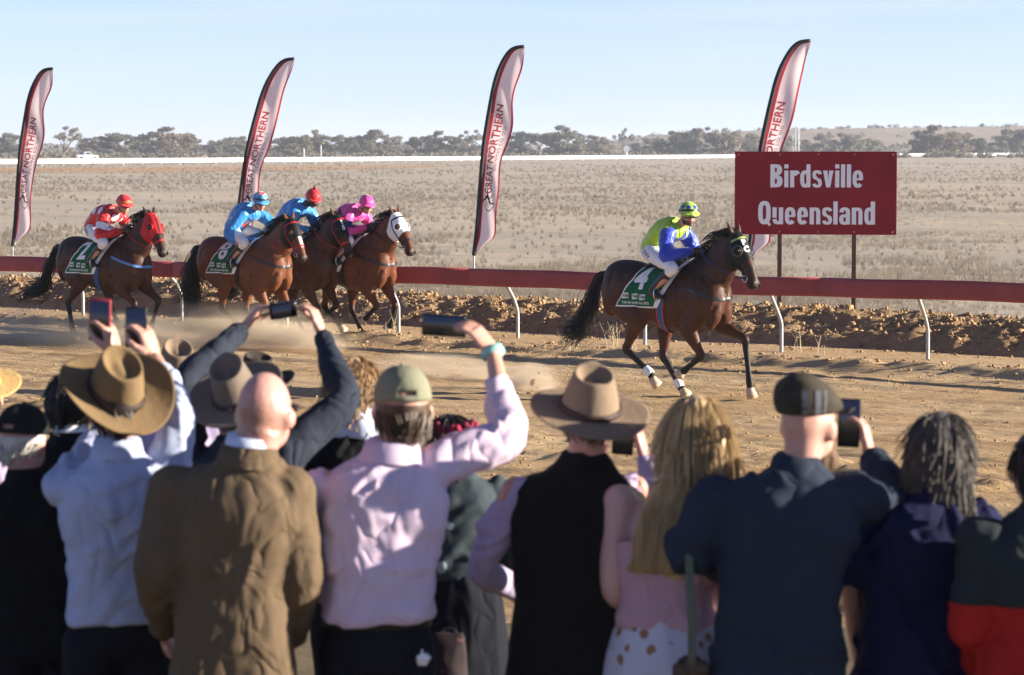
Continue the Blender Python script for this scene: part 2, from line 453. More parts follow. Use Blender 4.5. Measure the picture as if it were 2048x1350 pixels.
clods('bank_crumbs', 'crumbled earth covering the dug-up bank', cu_, cv_, hsample(hb, -36, 0.085, 1.0, 0.075, cu_, cv_) + cs_ * 0.15, cs_, 6, 0.9, tiny=True)
n = 3800
cu_ = RNG.uniform(-32, 14, n); cv_ = np.where(RNG.random(n) < 0.6, RNG.normal(-1.05, 0.22, n), np.where(RNG.random(n) < 0.5, RNG.normal(0.75, 0.22, n), RNG.normal(-1.6, 0.6, n)))
cs_ = 0.011 + 0.028 * RNG.random(n) ** 2.5
clods('rail_edge_clods', 'loose earth clods thrown up along the foot of the running rail', cu_, cv_, hsample(h, -34, 0.115, -24, 0.085, cu_, cv_) + cs_ * 0.2, cs_, 3)
n = 3600
cu_ = RNG.uniform(-30, 15, n)
pick = RNG.random(n)
cv_ = np.where(pick < 0.45, RNG.uniform(-24, -1.4, n), np.where(pick < 0.78, RNG.normal(-11.2, 1.5, n), RNG.normal(-16.5, 2.0, n)))
cs_ = 0.006 + 0.014 * RNG.random(n) ** 3 + np.where(pick >= 0.45, 0.010, 0.0) * RNG.random(n)
clods('track_clods', 'small dirt clods strewn over the racetrack', cu_, cv_, hsample(h, -34, 0.115, -24, 0.085, cu_, cv_) + cs_ * 0.25, cs_, 4)

n = 34000
cu_ = RNG.uniform(-24, 13, n); cv_ = -1.3 - 12.5 * RNG.random(n) ** 1.3
grp = vnoise(cu_ * 0.5 + 3, cv_ * 2.2, 44) + 0.6 * vnoise(cu_ * 1.7, cv_ * 5, 45)
kp = RNG.random(n) < np.clip((grp - 0.55) * 2.4, 0.06, 1); cu_, cv_ = cu_[kp], cv_[kp]; n = len(cu_)
cs_ = 0.005 + 0.015 * RNG.random(n) ** 2.4
clods('track_crumbs', 'fine dirt crumbs churned up by hooves on the racetrack', cu_, cv_, hsample(h, -34, 0.115, -24, 0.085, cu_, cv_) + cs_ * 0.25, cs_, 5, tiny=True)

# raised earth where the spectators stand; unseen rear added and darkened to cut bounce
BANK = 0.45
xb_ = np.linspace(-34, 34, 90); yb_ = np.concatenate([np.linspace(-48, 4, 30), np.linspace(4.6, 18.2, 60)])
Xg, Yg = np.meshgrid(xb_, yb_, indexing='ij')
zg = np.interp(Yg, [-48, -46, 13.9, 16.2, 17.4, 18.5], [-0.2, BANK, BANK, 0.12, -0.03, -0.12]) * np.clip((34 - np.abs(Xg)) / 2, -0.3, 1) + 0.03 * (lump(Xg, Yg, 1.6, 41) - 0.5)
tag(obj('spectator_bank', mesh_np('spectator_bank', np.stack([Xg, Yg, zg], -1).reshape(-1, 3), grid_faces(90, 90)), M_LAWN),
    'bare earth bank under the spectators, unseen rear added to cut bounce light', kind='structure')

# ------------------------------------------------------------------ dry grass on the plain
def tufts(name, label, n, ymin, ymax, hgt, m, seed, xs=(-250, 2300), dens=None, lean=0.5):
    rg = np.random.default_rng(seed)
    rows = rg.uniform(ymin, ymax, n); cols = rg.uniform(*xs, n)
    Yd = CAMH * F / (rows - HOR); Xd = (cols - 1024) / F * Yd
    d = (Xd - RAIL0.x) * VD.x + (Yd - RAIL0.y) * VD.y
    keep = d > 4.4
    pn = 0.75 * vnoise(Xd * 0.10 + 40, Yd * 0.035 + 11, 51) + 0.45 * vnoise(Xd * 0.3, Yd * 0.14, 53) + 0.35 * vnoise(Xd * 0.9, Yd * 0.7, 52)
    keep &= rg.random(n) < np.clip((pn - 0.60) * 4.0, 0.06, 1)
    Xd, Yd = Xd[keep], Yd[keep]; n = len(Xd)
    k = 9
    hh = rg.uniform(0.5, 1.2, (n, 1)) * np.interp(Yd, [45, 120, 400], [hgt, hgt * 1.25, hgt * 1.9])[:, None]
    hh = hh * rg.uniform(0.5, 1.1, (n, k))
    ang = rg.uniform(0, 2 * math.pi, (n, k)); ln = rg.uniform(0.15, lean + 0.5, (n, k)) * hh
    spread = hh * rg.uniform(0, 0.9, (n, k)); a2 = rg.uniform(0, 2 * math.pi, (n, k))
    bx = Xd[:, None] + spread * np.cos(a2); by = Yd[:, None] + spread * np.sin(a2)
    wd = np.interp(Yd, [45, 120, 400], [0.0045, 0.011, 0.04])[:, None] * rg.uniform(0.6, 1.6, (n, k))
    z0 = np.full((n, k), -0.08)
    dx, dy = np.cos(ang), np.sin(ang)
    p1 = np.stack([bx - wd, by, z0], -1); p2 = np.stack([bx + wd, by, z0], -1)
    p3 = np.stack([bx + dx * ln, by + dy * ln, hh], -1)
    V = np.stack([p1, p2, p3], 2).reshape(-1, 3)
    Fc = np.arange(len(V)).reshape(-1, 3)
    return tag(obj(name, mesh_np(name, V, Fc), m, smooth=False), label, kind='stuff')
M_STRAW = mat('dry_straw', (0.62, 0.52, 0.37), 0.9, 0.1, var=0.25, vscale=0.3, trans=0.25)
M_TWIG = mat('grey_stalk', (0.36, 0.31, 0.24), 0.9, 0.1, var=0.25, vscale=0.4)
tufts('dry_grass', 'pale dry grass tufts covering the plain', 34000, 326, 640, 0.12, M_STRAW, 61)
tufts('dead_stalks', 'grey dead stalks scattered through the dry grass', 12000, 326, 640, 0.09, M_TWIG, 62, lean=1.0)

# ------------------------------------------------------------------ far side of the course
def sheet(name, pts, z, m, label):
    bm = bmesh.new(); bm.faces.new([bm.verts.new((p.x, p.y, z)) for p in pts])
    bmesh.ops.recalc_face_normals(bm, faces=bm.faces)
    for f in bm.faces:
        if f.normal.z < 0: f.normal_flip()
    return tag(obj(name, bm, m, smooth=False), label, kind='structure')
sheet('far_track', [G(-500, 346), G(300, 343.5), G(620, 340.5), G(820, 335), G(940, 330.5), G(700, 330), G(300, 333.5), G(-500, 339)], -0.02, M_FARDIRT, 'orange dirt of the back straight in front of the white rail')
sheet('back_road', [G(-500, 322), G(400, 318.6), G(790, 317.2), G(790, 315.2), G(400, 315.6), G(-500, 316.5)], 0.0, M_FARDIRT, 'orange dirt road behind the white far rail')

# white far rail, a panel and a post at a time
M_WHITE = mat('white_plastic', (0.82, 0.83, 0.84), 0.45, 0.4)
FA = G(0, 332); FB = G(2048, 312.5)
fd = (FB - FA); FL = fd.length; fd.normalize()
far = empty('far_rail', FA); far.rotation_euler = (0, 0, math.atan2(fd.y, fd.x))
tag(far, 'long white running rail of the back straight across the plain', 'rail')
pw = 5.2
bm = bmesh.new(); box(bm, (pw / 2, 0, 0.66), (pw / 2 - 0.04, 0.05, 0.33), bevel=0.03); pan = bpy.data.meshes.new('rail_panel'); bm.to_mesh(pan); bm.free(); pan.materials.append(M_WHITE)
bm = bmesh.new(); loft(bm, [(0, 0.2, -0.1), (0, 0.12, 0.5), (0, 0.06, 0.9)], [0.05] * 3, 8, (1, 0, 0)); pst = bpy.data.meshes.new('post'); bm.to_mesh(pst); bm.free(); pst.materials.append(M_WHITE)
k = -10
while k * pw < FL + 60:
    o = bpy.data.objects.new('rail_panel', pan); COL.objects.link(o); o.parent = far; o.location = (k * pw, 0, 0)
    if k * pw < FL * 0.7:
        o = bpy.data.objects.new('post', pst); COL.objects.link(o); o.parent = far; o.location = (k * pw, 0, 0)
    k += 1

# low hill on the right
def hill():
    xs = np.linspace(30, 640, 150); ys = np.linspace(1150, 2100, 60)
    Xh, Yh = np.meshgrid(xs, ys, indexing='ij')
    px = Xh / Yh * F + 1024
    rise = np.interp(px, [1080, 1180, 1300, 1500, 1750, 2100, 2600], [0, 5, 9, 12, 13.5, 14.5, 14])
    f_ = np.clip((Yh - 1180) / 330, 0, 1); f_ = f_ * f_ * (3 - 2 * f_)
    z = -0.5 + rise * f_ * (0.92 + 0.16 * vnoise(Xh * 0.012, Yh * 0.008, 71)) + 0.8 * (vnoise(Xh * 0.05, Yh * 0.03, 72) - 0.5) * f_
    return mesh_np('hill', np.stack([Xh, Yh, z], -1).reshape(-1, 3), grid_faces(150, 60)), Xh, Yh, z
hm, HX, HY, HZ = hill()
M_HILL = ground_mat('hill_earth', (0.33, 0.26, 0.18), (0.40, 0.31, 0.21), (0.2, 0.18, 0.13), 0.01, 0.08, 0.5, 0.4)
tag(obj('hill', hm, M_HILL), 'low scrubby brown hill on the right horizon', kind='structure')

# ------------------------------------------------------------------ trees
def leaf_cloud(rg, clumps, per, leaf, flatz=0.7):
    V = []
    for (c, r) in clumps:
        p = rg.normal(size=(per, 3)); p /= np.linalg.norm(p, axis=1)[:, None]
        p *= (rg.random((per, 1)) ** 0.45) * r; p[:, 2] *= flatz
        p += np.array(c)
        a = rg.normal(size=(per, 3)); a /= np.linalg.norm(a, axis=1)[:, None]
        b = np.cross(a, rg.normal(size=(per, 3))); b /= np.linalg.norm(b, axis=1)[:, None]
        s = leaf * rg.uniform(0.6, 1.5, (per, 1))
        V.append(np.stack([p - a * s, p + b * s * 0.5, p + a * s, p - b * s * 0.5], 1))
    V = np.concatenate(V).reshape(-1, 3)
    return mesh_np('crown', V, np.arange(len(V)).reshape(-1, 4))

def tree_variant(seed, open_=0.0, nclump=26, leaf=0.24, per=95):
    """unit tree about 6 m high and 7 m wide: leaf clumps carried on forked limbs"""
    rg = np.random.default_rng(seed); cl = []; lim = bmesh.new()
    base_h = rg.uniform(0.5, 1.0)
    loft(lim, [(0, 0, -0.4), (0.05, 0, base_h)], [0.20, 0.15], 7, sub=1)
    for i in range(nclump):
        a = rg.uniform(0, 2 * math.pi); rr = (rg.random() ** 0.6) * 2.9
        zz = rg.uniform(1.1, 5.3) * (1 - 0.32 * (rr / 2.9) ** 2)
        if open_: zz = max(zz, 2.6 + rg.uniform(0, 1.0))
        r = rg.uniform(0.55, 1.05) * (1 - 0.3 * open_)
        c = (rr * math.cos(a), rr * math.sin(a), zz); cl.append((c, r))
        if i % 2 == 0:
            mid = (c[0] * 0.45, c[1] * 0.45, base_h + (zz - base_h) * 0.6)
            loft(lim, [(0.03, 0, base_h * 0.9), mid, c], [0.09, 0.055, 0.02], 5, sub=2)
    if not open_:
        for i in range(20):
            a = rg.uniform(0, 2 * math.pi); rr = rg.uniform(0.5, 3.1)
            cl.append(((rr * math.cos(a), rr * math.sin(a), rg.uniform(0.4, 1.2)), rg.uniform(0.5, 0.8)))
    me = leaf_cloud(rg, cl, per, leaf)
    tr = bpy.data.meshes.new('trunk'); lim.to_mesh(tr); lim.free()
    return me, tr
TV = [tree_variant(100 + i, 0.0, 27 + 3 * (i % 3)) for i in range(6)] + [tree_variant(200 + i, 1.0, 14, 0.20, 60) for i in range(3)]
M_LEAF = [mat('leaf_grey_olive', (0.235, 0.22, 0.165), 0.8, 0.2, var=0.3, vscale=0.5, trans=0.45),
          mat('leaf_brown_grey', (0.27, 0.225, 0.165), 0.8, 0.2, var=0.3, vscale=0.5, trans=0.45),
          mat('leaf_dark_green', (0.105, 0.115, 0.075), 0.8, 0.2, var=0.3, vscale=0.5, trans=0.25),
          mat('leaf_pale_grey', (0.29, 0.265, 0.21), 0.8, 0.2, var=0.25, vscale=0.5, trans=0.45),
          mat('leaf_olive_yellow', (0.24, 0.22, 0.13), 0.8, 0.2, var=0.25, vscale=0.5, trans=0.45)]
M_BARK = mat('bark', (0.16, 0.125, 0.09), 0.9, 0.1, var=0.3, vscale=2)
LEAFW = ['grey-olive', 'brownish grey', 'dark green', 'pale grey', 'yellow-olive']
def place_tree(px, top, wpx, var, lm, Yd, label):
    b = G(px, HOR + CAMH * F / Yd, 0)
    if px > 1150 and Yd > 1150:
        j = np.argmin((HX - b.x) ** 2 + (HY - Yd) ** 2); b.z = float(HZ.ravel()[j])
    s = Yd / F
    hz = (CAMH - (top - HOR) * s - b.z) / 6.1
    wx = wpx * s / 6.0
    root = empty('tree', b, random.uniform(0, 6.28)); root.scale = (wx, wx, hz)
    tag(root, label, 'tree', 'trees along the far side of the plain')
    me = TV[var][0]
    if not me.materials: me.materials.append(M_LEAF[0])
    c_ = obj('crown', me, None, root, smooth=False)
    c_.material_slots[0].link = 'OBJECT'; c_.material_slots[0].material = M_LEAF[lm]
    obj('trunk', TV[var][1], M_BARK, root)
TREES = [  # px, top row, width, variant, leaf, depth
    (-40, 266, 90, 1, 0, 900), (28, 261, 92, 0, 0, 880), (128, 242, 84, 6, 3, 820), (188, 268, 62, 2, 1, 900), (203, 259, 60, 7, 3, 900), (236, 257, 84, 3, 0, 860),
    (282, 268, 66, 4, 1, 900), (338, 247, 104, 5, 1, 840), (385, 262, 80, 0, 0, 900), (434, 274, 62, 1, 3, 960), (480, 266, 70, 2, 0, 900),
    (560, 270, 74, 3, 0, 930), (600, 262, 84, 4, 4, 860), (624, 254, 60, 5, 1, 900), (668, 262, 74, 1, 0, 900), (712, 264, 62, 2, 4, 880), (748, 249, 78, 3, 0, 840),
    (800, 268, 66, 0, 3, 930), (846, 262, 70, 4, 0, 880), (884, 256, 72, 5, 0, 860), (925, 272, 54, 1, 1, 940), (946, 243, 70, 8, 3, 860), (1000, 268, 62, 2, 1, 930), (1046, 254, 66, 3, 2, 860),
    (1078, 249, 66, 7, 1, 900), (1128, 244, 96, 5, 0, 840), (1186, 266, 76, 0, 1, 900), (1248, 246, 44, 6, 3, 1000), (1298, 268, 74, 1, 3, 930), (1352, 254, 84, 2, 2, 850),
    (1392, 246, 66, 3, 0, 880), (1438, 236, 76, 8, 1, 880), (1452, 252, 84, 4, 1, 850), (1512, 262, 74, 0, 0, 900), (1560, 258, 70, 5, 3, 940),
    (1640, 256, 72, 1, 3, 920), (1690, 258, 80, 2, 0, 880), (1740, 270, 62, 3, 4, 900), (1880, 243, 116, 5, 1, 780), (1945, 268, 72, 4, 2, 850), (2006, 252, 76, 0, 0, 880), (2052, 247, 70, 3, 0, 880), (2110, 258, 90, 1, 1, 900)]
FLX = [(21, 'leftmost feather flag'), (466, 'second feather flag'), (948, 'third feather flag'), (1494, 'rightmost feather flag')]
cnt = {}
ORD = ['first', 'second', 'third', 'fourth', 'fifth', 'sixth', 'seventh', 'eighth', 'ninth', 'tenth', 'eleventh', 'twelfth', 'thirteenth', 'fourteenth']
for (px, top, wpx, var, lm, Yd) in TREES:
    left = [f for f in FLX if f[0] <= px]
    side = left[-1][1] if left else None
    kk = cnt.get(side, 0); cnt[side] = kk + 1
    form = 'open-crowned' if var >= 6 else ('tall bushy' if top < 252 else 'bushy')
    where = f'{ORD[kk]} tree right of the {side}' if side else 'left of the leftmost feather flag'
    place_tree(px, top, wpx, var, lm, Yd, f'{form} {LEAFW[lm]} far tree, {where}')

# scrub that reads as one mass in front of the trees and on the hill
rg = np.random.default_rng(77); cl = []
for i in range(2000):
    px = rg.uniform(-300, 2350); Yd = rg.uniform(720, 1150)
    tall = Yd > 930
    cl.append((((px - 1024) / F * Yd, Yd, rg.uniform(0.1, 3.6 if tall else 0.6)), rg.uniform(1.0, 2.2) if tall else rg.uniform(0.8, 1.8)))
M_SCRUB = mat('scrub', (0.19, 0.175, 0.135), 0.9, 0.1, var=0.3, vscale=0.1, trans=0.2)
tag(obj('scrub', leaf_cloud(rg, cl, 32, 0.42, 0.6), M_SCRUB, smooth=False), 'low pale scrub in front of the far trees', kind='stuff')
cl = []
for i in range(620):
    k = rg.integers(0, HX.size); p = (HX.ravel()[k] + rg.uniform(-3, 3), HY.ravel()[k], HZ.ravel()[k])
    if p[1] < 1230 or p[2] < 1: continue
    cl.append(((p[0], p[1], p[2] + 0.6), rg.uniform(1.0, 2.7)))
M_HSCRUB = mat('hill_scrub', (0.20, 0.18, 0.135), 0.9, 0.1, var=0.3, vscale=0.1)
tag(obj('hill_scrub', leaf_cloud(rg, cl, 40, 0.6, 0.7), M_HSCRUB, smooth=False), 'dark scrub bushes dotted over the low hill', kind='stuff')

# ------------------------------------------------------------------ near running rail
M_RAIL = mat('rail_red', (0.31, 0.064, 0.066), 0.55, 0.2, var=0.22, vscale=1.4, bump=0.002, bscale=30)
M_GALV = mat('galvanised', (0.36, 0.36, 0.35), 0.5, 0.5, metal=0.4, var=0.15, vscale=12)
rail = empty('running_rail', uv2w(0, 0, 0), math.atan2(UD.y, UD.x))
tag(rail, 'dark red running rail on bent silver posts beside the dirt track', 'rail')
SP = 2.265
def rz_(u): return 0.0058 * min(u, 0.0) + 0.004 * max(u, 0)
def rail_seg(u0, u1):
    bm = bmesh.new(); N = 8
    prof_ = []
    for k in range(20):
        th = 2 * math.pi * k / 20; c, s = math.cos(th), math.sin(th)
        prof_.append((math.copysign(abs(c) ** 0.6, c) * 0.062, math.copysign(abs(s) ** 0.45, s) * 0.128))
    rings = []
    for i in range(N + 1):
        u = u0 + (u1 - u0) * i / N
        sag = 0.006 * math.sin(u * 2.9) + 0.008 * math.sin(u * 0.7 + 1)
        rings.append([bm.verts.new((u, -0.29 + a, 1.03 + rz_(u) + sag + b)) for a, b in prof_])
    for i in range(N):
        for k in range(20): bm.faces.new((rings[i][k], rings[i + 1][k], rings[i + 1][(k + 1) % 20], rings[i][(k + 1) % 20]))
    bm.faces.new(rings[0]); bm.faces.new(list(reversed(rings[-1])))
    bmesh.ops.recalc_face_normals(bm, faces=bm.faces)
    return bm
joint = -7.45
for k in range(-4, 3):
    u0 = joint + k * 6.0; obj('rail_beam', rail_seg(u0 + 0.004, u0 + 5.996), M_RAIL, rail)
for k in range(-12, 5):
    u = k * SP; dz = rz_(u); bm = bmesh.new(); jx = random.uniform(-0.03, 0.03)
    loft(bm, [(u, 0, -0.05), (u, 0, 0.38), (u, -0.015, 0.52), (u + jx, -0.10, 0.70), (u + jx, -0.25, 0.92 + dz), (u + jx, -0.28, 1.0 + dz)], [0.026] * 6, 10, (1, 0, 0))
    obj('post', bm, M_GALV, rail)

# dead weeds by the rail
def weed(u, v, n, hgt, seed, label):
    rg = random.Random(seed); bm = bmesh.new()
    for i in range(n):
        a = rg.uniform(0, 6.28); ln = rg.uniform(0.05, 0.35); hh = hgt * rg.uniform(0.5, 1.0)
        p0 = Vector((rg.uniform(-0.08, 0.08), rg.uniform(-0.08, 0.08), -0.02))
        p1 = p0 + Vector((math.cos(a) * ln * hh * 0.4, math.sin(a) * ln * hh * 0.4, hh * 0.55)); p2 = p0 + Vector((math.cos(a) * ln * hh, math.sin(a) * ln * hh, hh))
        loft(bm, [p0, p1, p2], [0.0045, 0.0035, 0.0015], 4, (1, 0, 0), 2)
        if rg.random() < 0.6:
            b = rg.uniform(0, 6.28); p3 = p1 + Vector((math.cos(b) * 0.1, math.sin(b) * 0.1, 0.12))
            loft(bm, [p1, p3], [0.003, 0.001], 4, (1, 0, 0), 1)
    w_ = obj('dead_weed', bm, M_STRAW); w_.location = uv2w(u, v, 0.08)
    return tag(w_, label, 'weed', 'dead weeds growing along the rail')
for i, (px, py, n_, hh, lab) in enumerate([(1592, 706, 4, 0.42, 'dry bent weed stalks just right of the rail post under the red sign'), (1640, 712, 3, 0.36, 'thin dry weed stalk between the two rightmost rail posts'),
        (1140, 690, 5, 0.35, 'dry weed stalks at the bank foot left of the leading horse tail'), (1225, 694, 9, 0.42, 'clump of pale dry weeds between leading horse tail and hind leg'), (1262, 700, 7, 0.38, 'pale dry weeds behind the hind leg of the leading horse'),
        (782, 674, 3, 0.5, 'tall thin weed stalks left of the rail post beside white-hooded horse')]):
    g = G(px, py, 0.1); u, v = w2uv(g); weed(u, v, n_, hh, i, lab)

# ------------------------------------------------------------------ red sign
M_SIGN = mat('sign_red', (0.25, 0.010, 0.020), 0.42, 0.18, var=0.22, vscale=1.3)
M_LETTER = mat('sign_white', (0.86, 0.86, 0.88), 0.5, 0.3)
M_RUST = mat('rusty_steel', (0.11, 0.055, 0.04), 0.75, 0.3, var=0.35, vscale=9)
sg = empty('town_sign', W(1629, 293 + CAMH * F / 48.2, 48.2)); sg.location.z = 0
sg.rotation_euler = (0, 0, R(-9))
tag(sg, 'red board sign on two rusty posts reading Birdsville Queensland', 'sign')
sw, s0, s1 = 1.365, 1.41, 2.815
bm = bmesh.new(); box(bm, (0, 0, (s0 + s1) / 2), (sw, 0.018, (s1 - s0) / 2), bevel=0.004); obj('board', bm, M_SIGN, sg, smooth=False)
for x_ in (-0.60, 0.655):
    bm = bmesh.new(); box(bm, (x_, 0.055, 1.35), (0.038, 0.03, 1.41), bevel=0.004); obj('post', bm, M_RUST, sg, smooth=False)
for x_ in (-1.3, -0.6, 0.05, 0.655, 1.3):
    for z_ in (s0 + 0.05, s1 - 0.05):
        bm = bmesh.new(); ball(bm, (x_, -0.02, z_), (0.014, 0.006, 0.014), seg=8, rings=6); obj('bolt', bm, M_GALV, sg)
def glyph(ch):
    """heavy condensed letter as plain pieces: list of polygons in a box of x-height .73 and height 1"""
    P_ = []; S_ = .185; xh = .73; wd = .46
    def bx_(x0, y0, x1, y1): P_.append([(x0, y0), (x1, y0), (x1, y1), (x0, y1)])
    def ring(cx, cy, ow, oh, iw, ih, a0=0, a1=360, n=22, e=2.7):
        f = lambda a, w_, h_: (cx + math.copysign(abs(math.cos(a)) ** (2 / e), math.cos(a)) * w_, cy + math.copysign(abs(math.sin(a)) ** (2 / e), math.sin(a)) * h_)
        A = np.radians(np.linspace(a0, a1, n + 1))
        for a, b in zip(A[:-1], A[1:]): P_.append([f(a, ow, oh), f(b, ow, oh), f(b, iw, ih), f(a, iw, ih)])
    r_, o = wd / 2, .052
    if ch == 'i': bx_(0, 0, S_, xh); bx_(0, .82, S_, 1.0); return P_, S_
    if ch == 'l': bx_(0, 0, S_, 1.0); return P_, S_
    if ch == 'r': bx_(0, 0, S_, xh); ring(S_ + .10, xh - .23, .13 + .02, .235, .0, .06, 20, 180, 10); return P_, S_ + .19
    if ch == 'n': bx_(0, 0, S_, xh); ring(r_, xh - .28, r_, .285, o, .15, 0, 170); bx_(wd - S_ + .007, 0, wd, xh - .28); return P_, wd
    if ch == 'u': bx_(wd - S_, 0, wd, xh); ring(r_, .28, r_, .285, o, .15, 190, 360); bx_(0, .28, S_ - .007, xh); return P_, wd
    if ch == 'd': ring(r_, xh / 2, r_, xh / 2 + .01, o, .22); bx_(wd - S_, 0, wd, 1.0); return P_, wd
    if ch == 'e': ring(r_, xh / 2, r_, xh / 2 + .01, o, .225, -2, 322); bx_(.12, xh / 2 - .055, wd - .04, xh / 2 + .035); return P_, wd
    if ch == 'a': ring(r_, xh - .25, r_, .26, o, .13, 0, 172, 14); bx_(wd - S_, 0, wd, xh - .25); ring(r_ - .005, .215, r_, .225, o, .10, 20, 345, 20); return P_, wd
    if ch == 's':
        ring(r_ - .01, xh * .735, r_ - .02, .205, o, .085, 8, 262, 16); ring(r_ - .01, xh * .265, r_ - .02, .205, o, .085, -172, 82, 16); P_.append([(.10, xh * .62), (.17, xh * .70), (.34, xh * .40), (.27, xh * .30)]); return P_, wd - .05
    if ch == 'v':
        P_.append([(0, xh), (S_ + .005, xh), (wd / 2 + .02, .14), (wd / 2 + .06, 0), (wd / 2 - .09, 0)]); P_.append([(wd, xh), (wd / 2 + .09, 0), (wd / 2 - .06, 0), (wd / 2 - .02, .14), (wd - S_ - .005, xh)]); return P_, wd
    if ch == 'B':
        bx_(0, 0, .20, 1.0); ring(.20, .755, .32, .245, .09, .10, -90, 90, 14); ring(.20, .265, .345, .265, .10, .115, -90, 90, 14); bx_(.19, .855, .22, 1.0); bx_(.19, .38, .22, .655); bx_(.19, 0, .22, .15); return P_, .545
    if ch == 'Q': ring(.275, .5, .275, .51, .075, .34); P_.append([(.25, .22), (.36, .24), (.57, -.02), (.47, -.09)]); return P_, .55
for body, wid, hgt, cz_ in (('Birdsville', 1.56, 0.39, 2.21), ('Queensland', 1.97, 0.39, 1.585)):
    glyphs = [glyph(c) for c in body]; gap = .075
    tot = sum(g[1] for g in glyphs) + gap * (len(body) - 1); x_ = 0.0
    for (polys, gw), ch in zip(glyphs, body):
        bm = bmesh.new()
        for q, pg in enumerate(polys):
            f_ = bm.faces.new([bm.verts.new(((x_ + px_ - tot / 2) * wid / tot + .02, -0.0225 - .00012 * q, cz_ + pz_ * hgt)) for px_, pz_ in pg])
        bmesh.ops.recalc_face_normals(bm, faces=bm.faces)
        obj('letter', bm, M_LETTER, sg, smooth=False)
        x_ += gw + gap

# ------------------------------------------------------------------ feather flags
FLP = [((.012, .70), (.06, .72)), ((.03, .85), (.25, .93)), ((.06, 1.1), (.45, 1.12)), ((.096, 1.475), (.452, 1.55)), ((.12, 1.8), (.47, 1.85)), ((.153, 2.24), (.53, 2.2)),
       ((.19, 2.7), (.61, 2.6)), ((.23, 3.08), (.69, 3.0)), ((.345, 3.77), (.81, 3.66)), ((.44, 4.23), (.91, 4.2)), ((.556, 4.58), (.97, 4.5)), ((.71, 4.85), (1.0, 4.66)), ((.86, 4.965), (1.03, 4.83)), ((1.054, 4.99), (1.054, 4.96))]
M_FLAG = mat('flag_cloth', (0.92, 0.74, 0.72), 0.8, 0.1, trans=0.45)
M_FRED = mat('flag_red', (0.46, 0.03, 0.05), 0.75, 0.2, trans=0.3)
M_FBLK = mat('flag_black', (0.012, 0.012, 0.014), 0.6, 0.3)
M_FTXT = mat('flag_text_red', (0.30, 0.03, 0.045), 0.8, 0.1)
M_FGRY = mat('flag_text_grey', (0.16, 0.11, 0.115), 0.8, 0.1)
def flag(base, lean, seed, label, rz=0.0, hs=1.0):
    root = empty('feather_flag', base, rz); root.scale = (hs, hs, hs)
    tag(root, label, 'flag', 'feather flags on the infield')
    Lc = cat_rom([[*a, *b] for a, b in FLP], 8)
    nv_ = len(Lc); rg = random.Random(seed); ph = rg.uniform(0, 6); fr = rg.uniform(1.7, 2.3)
    zs = Lc[:, 1]
    def surf(s, t):
        """s across 0..1, t row index (float)"""
        i = min(int(t), nv_ - 2); f_ = t - i
        r_ = Lc[i] * (1 - f_) + Lc[i + 1] * f_
        flut = 0.035 * math.sin(r_[3] * fr * 1.9 + ph) + 0.02 * math.sin(r_[3] * 5.3 + ph * 2)
        x = r_[0] + (r_[2] + flut * min(1, (4.99 - r_[3]) * 2) * min(1.0, max(0.0, (r_[3] - 0.7) * 2)) - r_[0]) * s
        z = r_[1] + (r_[3] - r_[1]) * s
        y = s * (0.09 * math.sin(z * fr + ph) + 0.05 * math.sin(z * 4.1 + ph)) + 0.025 * math.sin(s * 7 + z * 3)*s
        x += lean * (z / 5.0) ** 2
        return Vector((x, y, z))
    def strip(s0_, s1_, n):
        bm = bmesh.new(); rows = [[bm.verts.new(surf(s0_ + (s1_ - s0_) * k / n, t)) for k in range(n + 1)] for t in np.linspace(0, nv_ - 1, 90)]
        for a, b in zip(rows[:-1], rows[1:]):
            for k in range(n): bm.faces.new((a[k], a[k + 1], b[k + 1], b[k]))
        return bm
    obj('banner', strip(0.19, 0.915, 10), M_FLAG, root)
    obj('border', strip(0.0, 0.19, 3), M_FRED, root)
    obj('border', strip(0.915, 1.0, 2), M_FRED, root)
    # pole in its black sleeve, silver foot
    bm = bmesh.new(); pts = [surf(0, t) for t in np.linspace(0, nv_ - 1, 40)]
    loft(bm, [p + Vector((-0.012, 0, 0.012 if i > 25 else 0)) for i, p in enumerate(pts)], [0.045] * 30 + [0.040] * 10, 8, (0, 1, 0), 1)
    obj('pole_sleeve', bm, M_FBLK, root)
    bm = bmesh.new(); loft(bm, [(0, 0, -0.1), (0, 0, 0.4), (pts[0].x - 0.01, 0, 0.75)], [0.02] * 3, 8, (0, 1, 0), 2); obj('pole_foot', bm, M_GALV, root)
    # print: words run up the flag
    def row_of(z):
        return float(np.interp(z, Lc[:, 1], np.arange(nv_)))
    def print_text(body, z0, z1, sc, hgt, m, bold, name='lettering'):
        bm = text_bm(body, 1.0, bold, 1.0, 1.02)
        bmesh.ops.subdivide_edges(bm, edges=[e for e in bm.edges if e.calc_length() > 0.25], cuts=2)
        xs_ = [v.co.x for v in bm.verts]; x0, x1 = min(xs_), max(xs_); ys_ = [v.co.y for v in bm.verts]; hh = max(ys_) - min(ys_)
        for v in bm.verts:
            z = z0 + (z1 - z0) * (v.co.x - x0) / (x1 - x0); t = row_of(z)
            wid = max(0.2, Lc[min(int(t), nv_ - 1)][2] - Lc[min(int(t), nv_ - 1)][0])
            s = sc - v.co.y / hh * hgt / wid
            p = surf(s, t); v.co = p + Vector((0, -0.008, 0))
        obj(name, bm, m, root, smooth=False)
    print_text('GREAT', 1.98, 2.60, 0.42, 0.145, M_FTXT, 0.012)
    print_text('NORTHERN', 2.66, 3.86, 0.42, 0.145, M_FTXT, 0.012)
    print_text('BREWING CO', 2.50, 3.18, 0.70, 0.065, M_FGRY, 0.0)
    print_text('QLD', 3.24, 3.42, 0.70, 0.06, M_FGRY, 0.0)
    # leaping fish drawn in dark strokes
    bm = bmesh.new()
